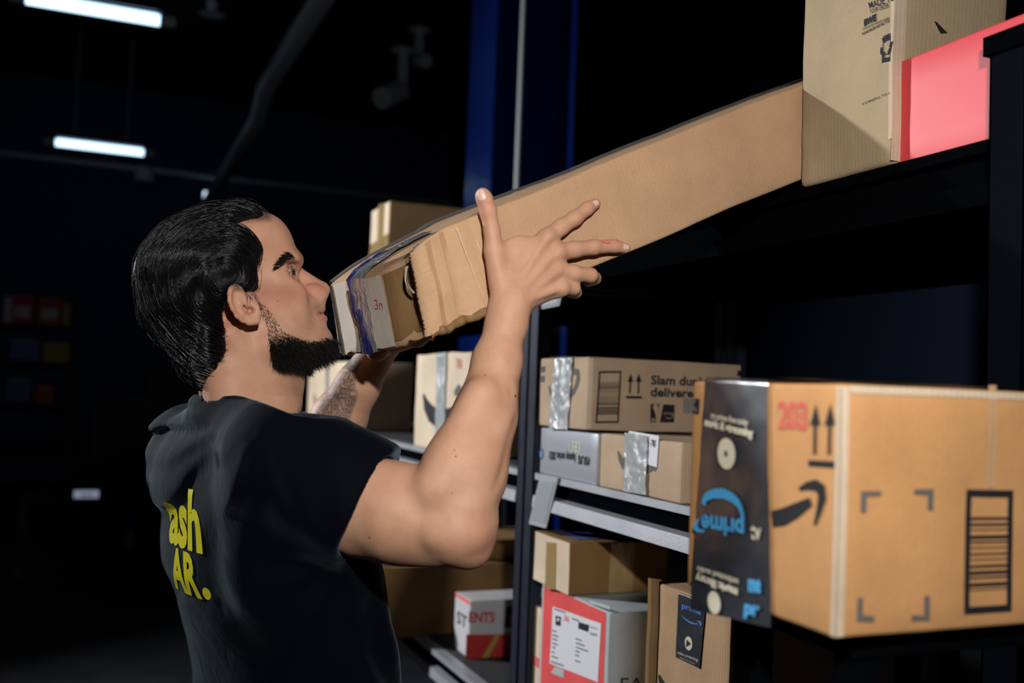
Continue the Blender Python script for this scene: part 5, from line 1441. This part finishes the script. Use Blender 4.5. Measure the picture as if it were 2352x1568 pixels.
# loose ends past the nape and behind the crown
for i in range(420):
    cx, cy = rnd.choice([(80, 700), (95, 850), (150, 960), (240, 1070), (330, 1170), (420, 1280), (500, 1370), (580, 1420), (680, 1420), (740, 1240), (720, 1330)])
    cx += rnd.uniform(-20, 45); cy += rnd.uniform(-40, 40)
    p = hc(cx+20, cy-10, rnd.uniform(-.045, .05)); s_ = hb.find_nearest(p); p = s_[0]
    d = Vector((.25+rnd.gauss(0, .25), rnd.gauss(0, .25), -1)).normalized(); ln = rnd.uniform(.008, .022)
    if cx > 600: d = Vector((.8, rnd.gauss(0, .3), -.5)).normalized(); ln *= .6
    ht.strand([p+d*ln*t+Vector((.15*ln*t*t, 0, 0)) for t in (0, .35, .7, 1)], .0004, .1)
# thin side and sideburn hair lying on the skin
SB = [(725, 292), (800, 312), (870, 365), (925, 410), (960, 470), (945, 540), (915, 600), (942, 690), (975, 770), (905, 762), (820, 742), (760, 702), (700, 690), (640, 600), (640, 400)]
for i in range(1500):
    cx, cy = rnd.uniform(640, 975), rnd.uniform(290, 775)
    if not inside(cx, cy, SB) and not (740 < cx < 1075 and 225 < cy < 262 and rnd.random() < .8): continue
    if cx < 880 and cy > 590: continue
    p, n = head_hit(cx, cy)
    if p is None: continue
    h_ = hb.find_nearest(p)
    if n.dot(CAM-p) < 0: n = -n
    a_ = math.radians(rnd.gauss(-15, 25)) if cy < 560 else math.radians(rnd.gauss(-70, 18))
    d = Vector((math.cos(a_)*(-1 if cy < 300 else .55), 0, math.sin(a_)))+n*.25; d.normalize(); ln = rnd.uniform(.008, .018)
    ht.strand([p+n*.0006+d*ln*t-n*ln*.25*t*t for t in (0, .3, .65, 1)], .00032, .1)
s_o = ht.build('hair_strands', MAT['hair'])
s_o.parent = hairo

# ---- T-shirt
HEMC = at(835, 1155, Y=1.075)
hv1 = at(897, 1047, Y=1.06)-at(778, 1262, Y=1.06); hn = hv1.cross(Vector((.42, 1, 0))).normalized()
if hn.x < 0: hn = -hn
LHEM = at(752, 1040, Y=1.45)
nk1, nk2 = at(560, 780, Y=YH), at(590, 935, Y=YH)
def shirt_outer(X, Y, Z):
    d = torso_f(X, Y, Z, .010, 2.25)
    a, b = at(575, 965, Y=YH), SR
    d = smin(d, rcone(X, Y, Z, at(560, 962, Y=1.30), at(655, 1030, Y=1.17), .052, .066), .035)       # trapezius to the near shoulder
    d = smin(d, rcone(X, Y, Z, at(550, 965, Y=1.34), at(560, 1030, Y=1.48), .050, .060), .035)
    d = smin(d, rcone(X, Y, Z, at(575, 968, Y=1.33), at(640, 985, Y=1.33), .050, .040), .03)
    d = smin(d, ell(X, Y, Z, at(562, 948, Y=YH), (.064, .072, .030), -.12), .02)
    s = rcone(X, Y, Z, at(665, 1085, Y=1.135), at(790, 1130, Y=1.09), .066, .066)
    s = smin(s, rcone(X, Y, Z, at(790, 1130, Y=1.09), at(880, 1165, Y=1.06), .065, .0600), .02)
    s = smin(s, rcone(X, Y, Z, at(820, 1095, Y=1.11), at(880, 1125, Y=1.10), .040, .046), .02)
    s = smax(s, (X-HEMC.x)*hn.x+(Y-HEMC.y)*hn.y+(Z-HEMC.z)*hn.z, .004)
    d = smin(d, s, .048)
    # far sleeve
    S2 = Vector((float(np.interp(SR.z, tz, tx))-.062, YC+.165, SR.z))
    e = rcone(X, Y, Z, S2, LE, .064, .056); v = (LE-S2).normalized(); c = S2+(LE-S2)*.70
    e = smax(e, (X-c.x)*v.x+(Y-c.y)*v.y+(Z-c.z)*v.z, .004)
    d = smin(d, e, .03)
    d = smin(d, ell(X, Y, Z, at(680, 1280, Y=1.17), (.07, .05, .08)), .04)
    # folds: fanning from the shoulder over the back, down the side, and around the sleeve
    q0 = at(560, 915, Y=1.25); th_ = np.arctan2(Z-q0.z, X-q0.x); rr = np.sqrt((X-q0.x)**2+(Z-q0.z)**2)
    back = np.clip((at(620, 1100, Y=1.3).x-X)/.06, 0, 1)*np.clip((rr-.045)/.07, 0, 1)
    w1 = np.sin(th_*17+1.6*np.sin(rr*26)+Y*9)+.6*np.sin(th_*31+2.2*np.sin(rr*17+1)+Y*21)
    f = .0042*back*w1*np.clip(1.4-rr/.22, .15, 1)
    q1 = at(770, 1270, Y=1.1); t2 = np.arctan2(Z-q1.z, X-q1.x); r2 = np.sqrt((X-q1.x)**2+(Z-q1.z)**2)
    f = f+.0020*np.sin(t2*9+2*np.sin(r2*18)+Y*12)*np.exp(-(r2/.16)**2)*np.clip((r2-.02)/.05, 0, 1)
    low = np.clip((at(500, 1300, Y=1.3).z-Z)/.08, 0, 1)
    f = f+.0045*low*np.sin((X*.8+Y*.7)*62+1.8*np.sin(Z*16)+Z*9)
    f = f+.0010*np.sin((X+Y)*70+Z*40)*np.sin(Z*52+X*20)*.5
    return d+f
neckcut = [(440, 800), (478, 905), (497, 915), (512, 903), (550, 907), (622, 940), (676, 949), (760, 950), (760, 800)]
neckcut = [(430, 800), (466, 912), (478, 908), (495, 918), (512, 905), (550, 908), (622, 941), (676, 949), (760, 950), (760, 800)]
NC2 = [(p.x, p.z) for p in (at(a, b, Y=YH-.055) for a, b in neckcut)]
def shirt_f(X, Y, Z):
    d = shirt_outer(X, Y, Z)
    d = smax(d, -(poly2(X, Z, NC2)), .003)
    inner = np.minimum(body_f(X, Y, Z), shirt_outer(X, Y, Z)+.020)
    d = np.maximum(d, -(inner-.0005))
    return np.maximum(d, .875-Z)
MAT['shirt'], nt, b = new_mat('navy_black_jersey', (.0022, .0030, .0062), .8, spec=.03)
b.inputs['Sheen Weight'].default_value = .12; b.inputs['Sheen Roughness'].default_value = .32; b.inputs['Sheen Tint'].default_value = (.55, .75, .85, 1)
co = obj_coords(nt); n = nd(nt, 'ShaderNodeTexNoise', Scale=900.0, Detail=2.0); nt.links.new(co, n.inputs[0]); p_ = bump(nt, b, n.outputs[0], .18, .0006)
n = nd(nt, 'ShaderNodeTexNoise', Scale=22.0, Detail=4.0, Distortion=.8); nt.links.new(co, n.inputs[0]); bump(nt, b, n.outputs[0], .28, .006, p_)
pos3, q3 = surface(shirt_f, (PO.x-.36, .94, .86), (at(920, 1100, Y=1.0).x+.03, 1.64, at(560, 880, Y=1.3).z), .0030, slack=.06)
shirt, pos3 = np_mesh('t_shirt', pos3, q3, [MAT['shirt']], person, PO, 3)
m = MB(); P = [at(x, y, Y=YH-.012) for x, y in ((474, 932), (483, 905), (497, 899), (500, 908), (488, 930))]
m.prism([p-PO for p in P], (.001, .004, 0), 'white_pack'); m.build('neck_label', person)
shirt['label'] = 'navy black T-shirt with yellow lettering on the back'
sb = BVHTree.FromPolygons([tuple(v) for v in pos3], [tuple(p) for p in q3.tolist()])
# sewn hem on the near sleeve and neck rib are small raised bands
# lettering laid on the back: text plane stands behind the back, each vertex is carried forward onto the cloth
def on_back(txt, ul, right, down, w_, h_, bold):
    vv, ff, wd = text_mesh(txt, bold); ctr = Vector((float(np.interp(1.2, tz, tx)), YC, 0)); V = []
    me = bpy.data.meshes.new('t'); me.from_pydata([(x/wd, y, 0) for x, y in vv], [], ff)
    bm = bmesh.new(); bm.from_mesh(me)
    for i in range(1, 16): bmesh.ops.bisect_plane(bm, geom=bm.verts[:]+bm.edges[:]+bm.faces[:], plane_co=(i/16, 0, 0), plane_no=(1, 0, 0))
    for i in range(-4, 24): bmesh.ops.bisect_plane(bm, geom=bm.verts[:]+bm.edges[:]+bm.faces[:], plane_co=(0, i/16, 0), plane_no=(0, 1, 0))
    bm.verts.index_update(); ok = True
    for v in bm.verts:
        ang = right[0]+(right[1]-right[0])*v.co.x; z = ul+h_*v.co.y
        o_ = Vector((ctr.x+.6*math.cos(ang), ctr.y+.6*math.sin(ang), z)); c_ = Vector((float(np.interp(z, tz, tx)), YC, z))
        hitp = sb.ray_cast(o_, (c_-o_).normalized())
        p = hitp[0] if hitp[0] else c_; V.append(p+(o_-c_).normalized()*.0012-PO)
    F = [[v.index for v in f.verts] for f in bm.faces]; bm.free(); bpy.data.meshes.remove(me)
    return V, F
# angle (radians, about the torso axis, 180 deg = straight back, 270 deg = towards the camera)
R_ = math.radians
def zpx(py): return at(440, py, Y=1.22).z
def ang_for(px, py):
    z = zpx(py); best = None
    for k in range(700, 1400):
        a = math.radians(k*.2); c_ = Vector((float(np.interp(z, tz, tx)), YC, z)); o_ = c_+Vector((.6*math.cos(a), .6*math.sin(a), 0))
        h_ = sb.ray_cast(o_, (c_-o_).normalized())
        if h_[0] is None: continue
        v = h_[0]-CAM; q_ = 1176+FPX*v.dot(_r)/v.dot(_f)
        if best is None or abs(q_-px) < best[0]: best = (abs(q_-px), k*.2)
        if k > 1000 and q_ > px: break
    return best[1]
m = MB()
for txt, za, zb_, a0, a1, bold in (('ash', 1268, 1134, 167, ang_for(462, 1250), .035), ('AR', 1380, 1284, 174, ang_for(462, 1370), .04), ('.', 1381, 1352, ang_for(468, 1366), ang_for(487, 1366), .05)):
    if txt == '.':
        vv = [(.5+.5*math.cos(t*math.pi/12), .5+.5*math.sin(t*math.pi/12)) for t in range(24)]
        V = []
        ctr = Vector((float(np.interp(zpx(1366), tz, tx)), YC, 0))
        for x, y in vv:
            ang = R_(a0+(a1-a0)*x); z = zpx(za)+(zpx(zb_)-zpx(za))*y; o_ = Vector((ctr.x+.6*math.cos(ang), ctr.y+.6*math.sin(ang), z)); c_ = Vector((ctr.x, YC, z))
            h_ = sb.ray_cast(o_, (c_-o_).normalized()); V.append(h_[0]+(o_-c_).normalized()*.0022-PO)
        m.add(V, [tuple(range(24))], 'ink_yellow')
    else:
        V, F = on_back(txt, zpx(za), (R_(a0), R_(a1)), None, 0, zpx(zb_)-zpx(za), bold)
        m.add(V, F, 'ink_yellow')
lt = m.build('back_lettering', shirt, False); lt['label'] = 'bright yellow printed lettering'

# ---- trousers and shoes (below the frame)
hipx = float(np.interp(.95, tz, tx))
def trousers_f(X, Y, Z):
    d = ell(X, Y, Z, (hipx, YC, .93), (.125, .185, .17))
    for s in (-1, 1):
        d = smin(d, rcone(X, Y, Z, (hipx+.01, YC+s*.09, .86), (hipx+.03, YC+s*.11, .50), .090, .068), .03)
        d = smin(d, rcone(X, Y, Z, (hipx+.03, YC+s*.11, .50), (hipx-.01, YC+s*.12, .09), .066, .052), .03)
    d = d+.003*np.sin(Z*46+X*30)*np.sin(Y*40+Z*10)
    return np.maximum(np.maximum(d, Z-1.0), .055-Z)
MAT['denim'], nt, b = new_mat('dark_trousers', (.012, .014, .022), .85)
pos4, q4 = surface(trousers_f, (hipx-.2, YC-.26, .02), (hipx+.22, YC+.26, 1.05), .009, slack=.08)
np_mesh('trousers', pos4, q4, [MAT['denim']], person, PO, 1)
MAT['shoe'] = new_mat('black_shoe', (.012, .012, .013), .5)[0]; MAT['sole'] = new_mat('grey_sole', (.25, .25, .25), .7)[0]
for s in (-1, 1):
    cy_ = YC+s*.12
    def shoe_f(X, Y, Z):
        d = ell(X, Y, Z, (hipx+.10, cy_, .045), (.105, .048, .05))
        d = smin(d, ell(X, Y, Z, (hipx, cy_, .065), (.065, .046, .075)), .03)
        return np.maximum(d, .022-Z)
    p5, q5 = surface(shoe_f, (hipx-.12, cy_-.08, 0), (hipx+.25, cy_+.08, .17), .006, slack=.05)
    so, _ = np_mesh('shoe', p5, q5, [MAT['shoe']], person, PO, 1)
    m = MB(); P = [(hipx+.075+.135*math.cos(a)-PO.x, cy_+.05*math.sin(a)-PO.y, .001) for a in [2*math.pi*i/24 for i in range(24)]]
    m.prism(P, (0, 0, .028), 'sole'); m.build('sole', so, bevel=.004)
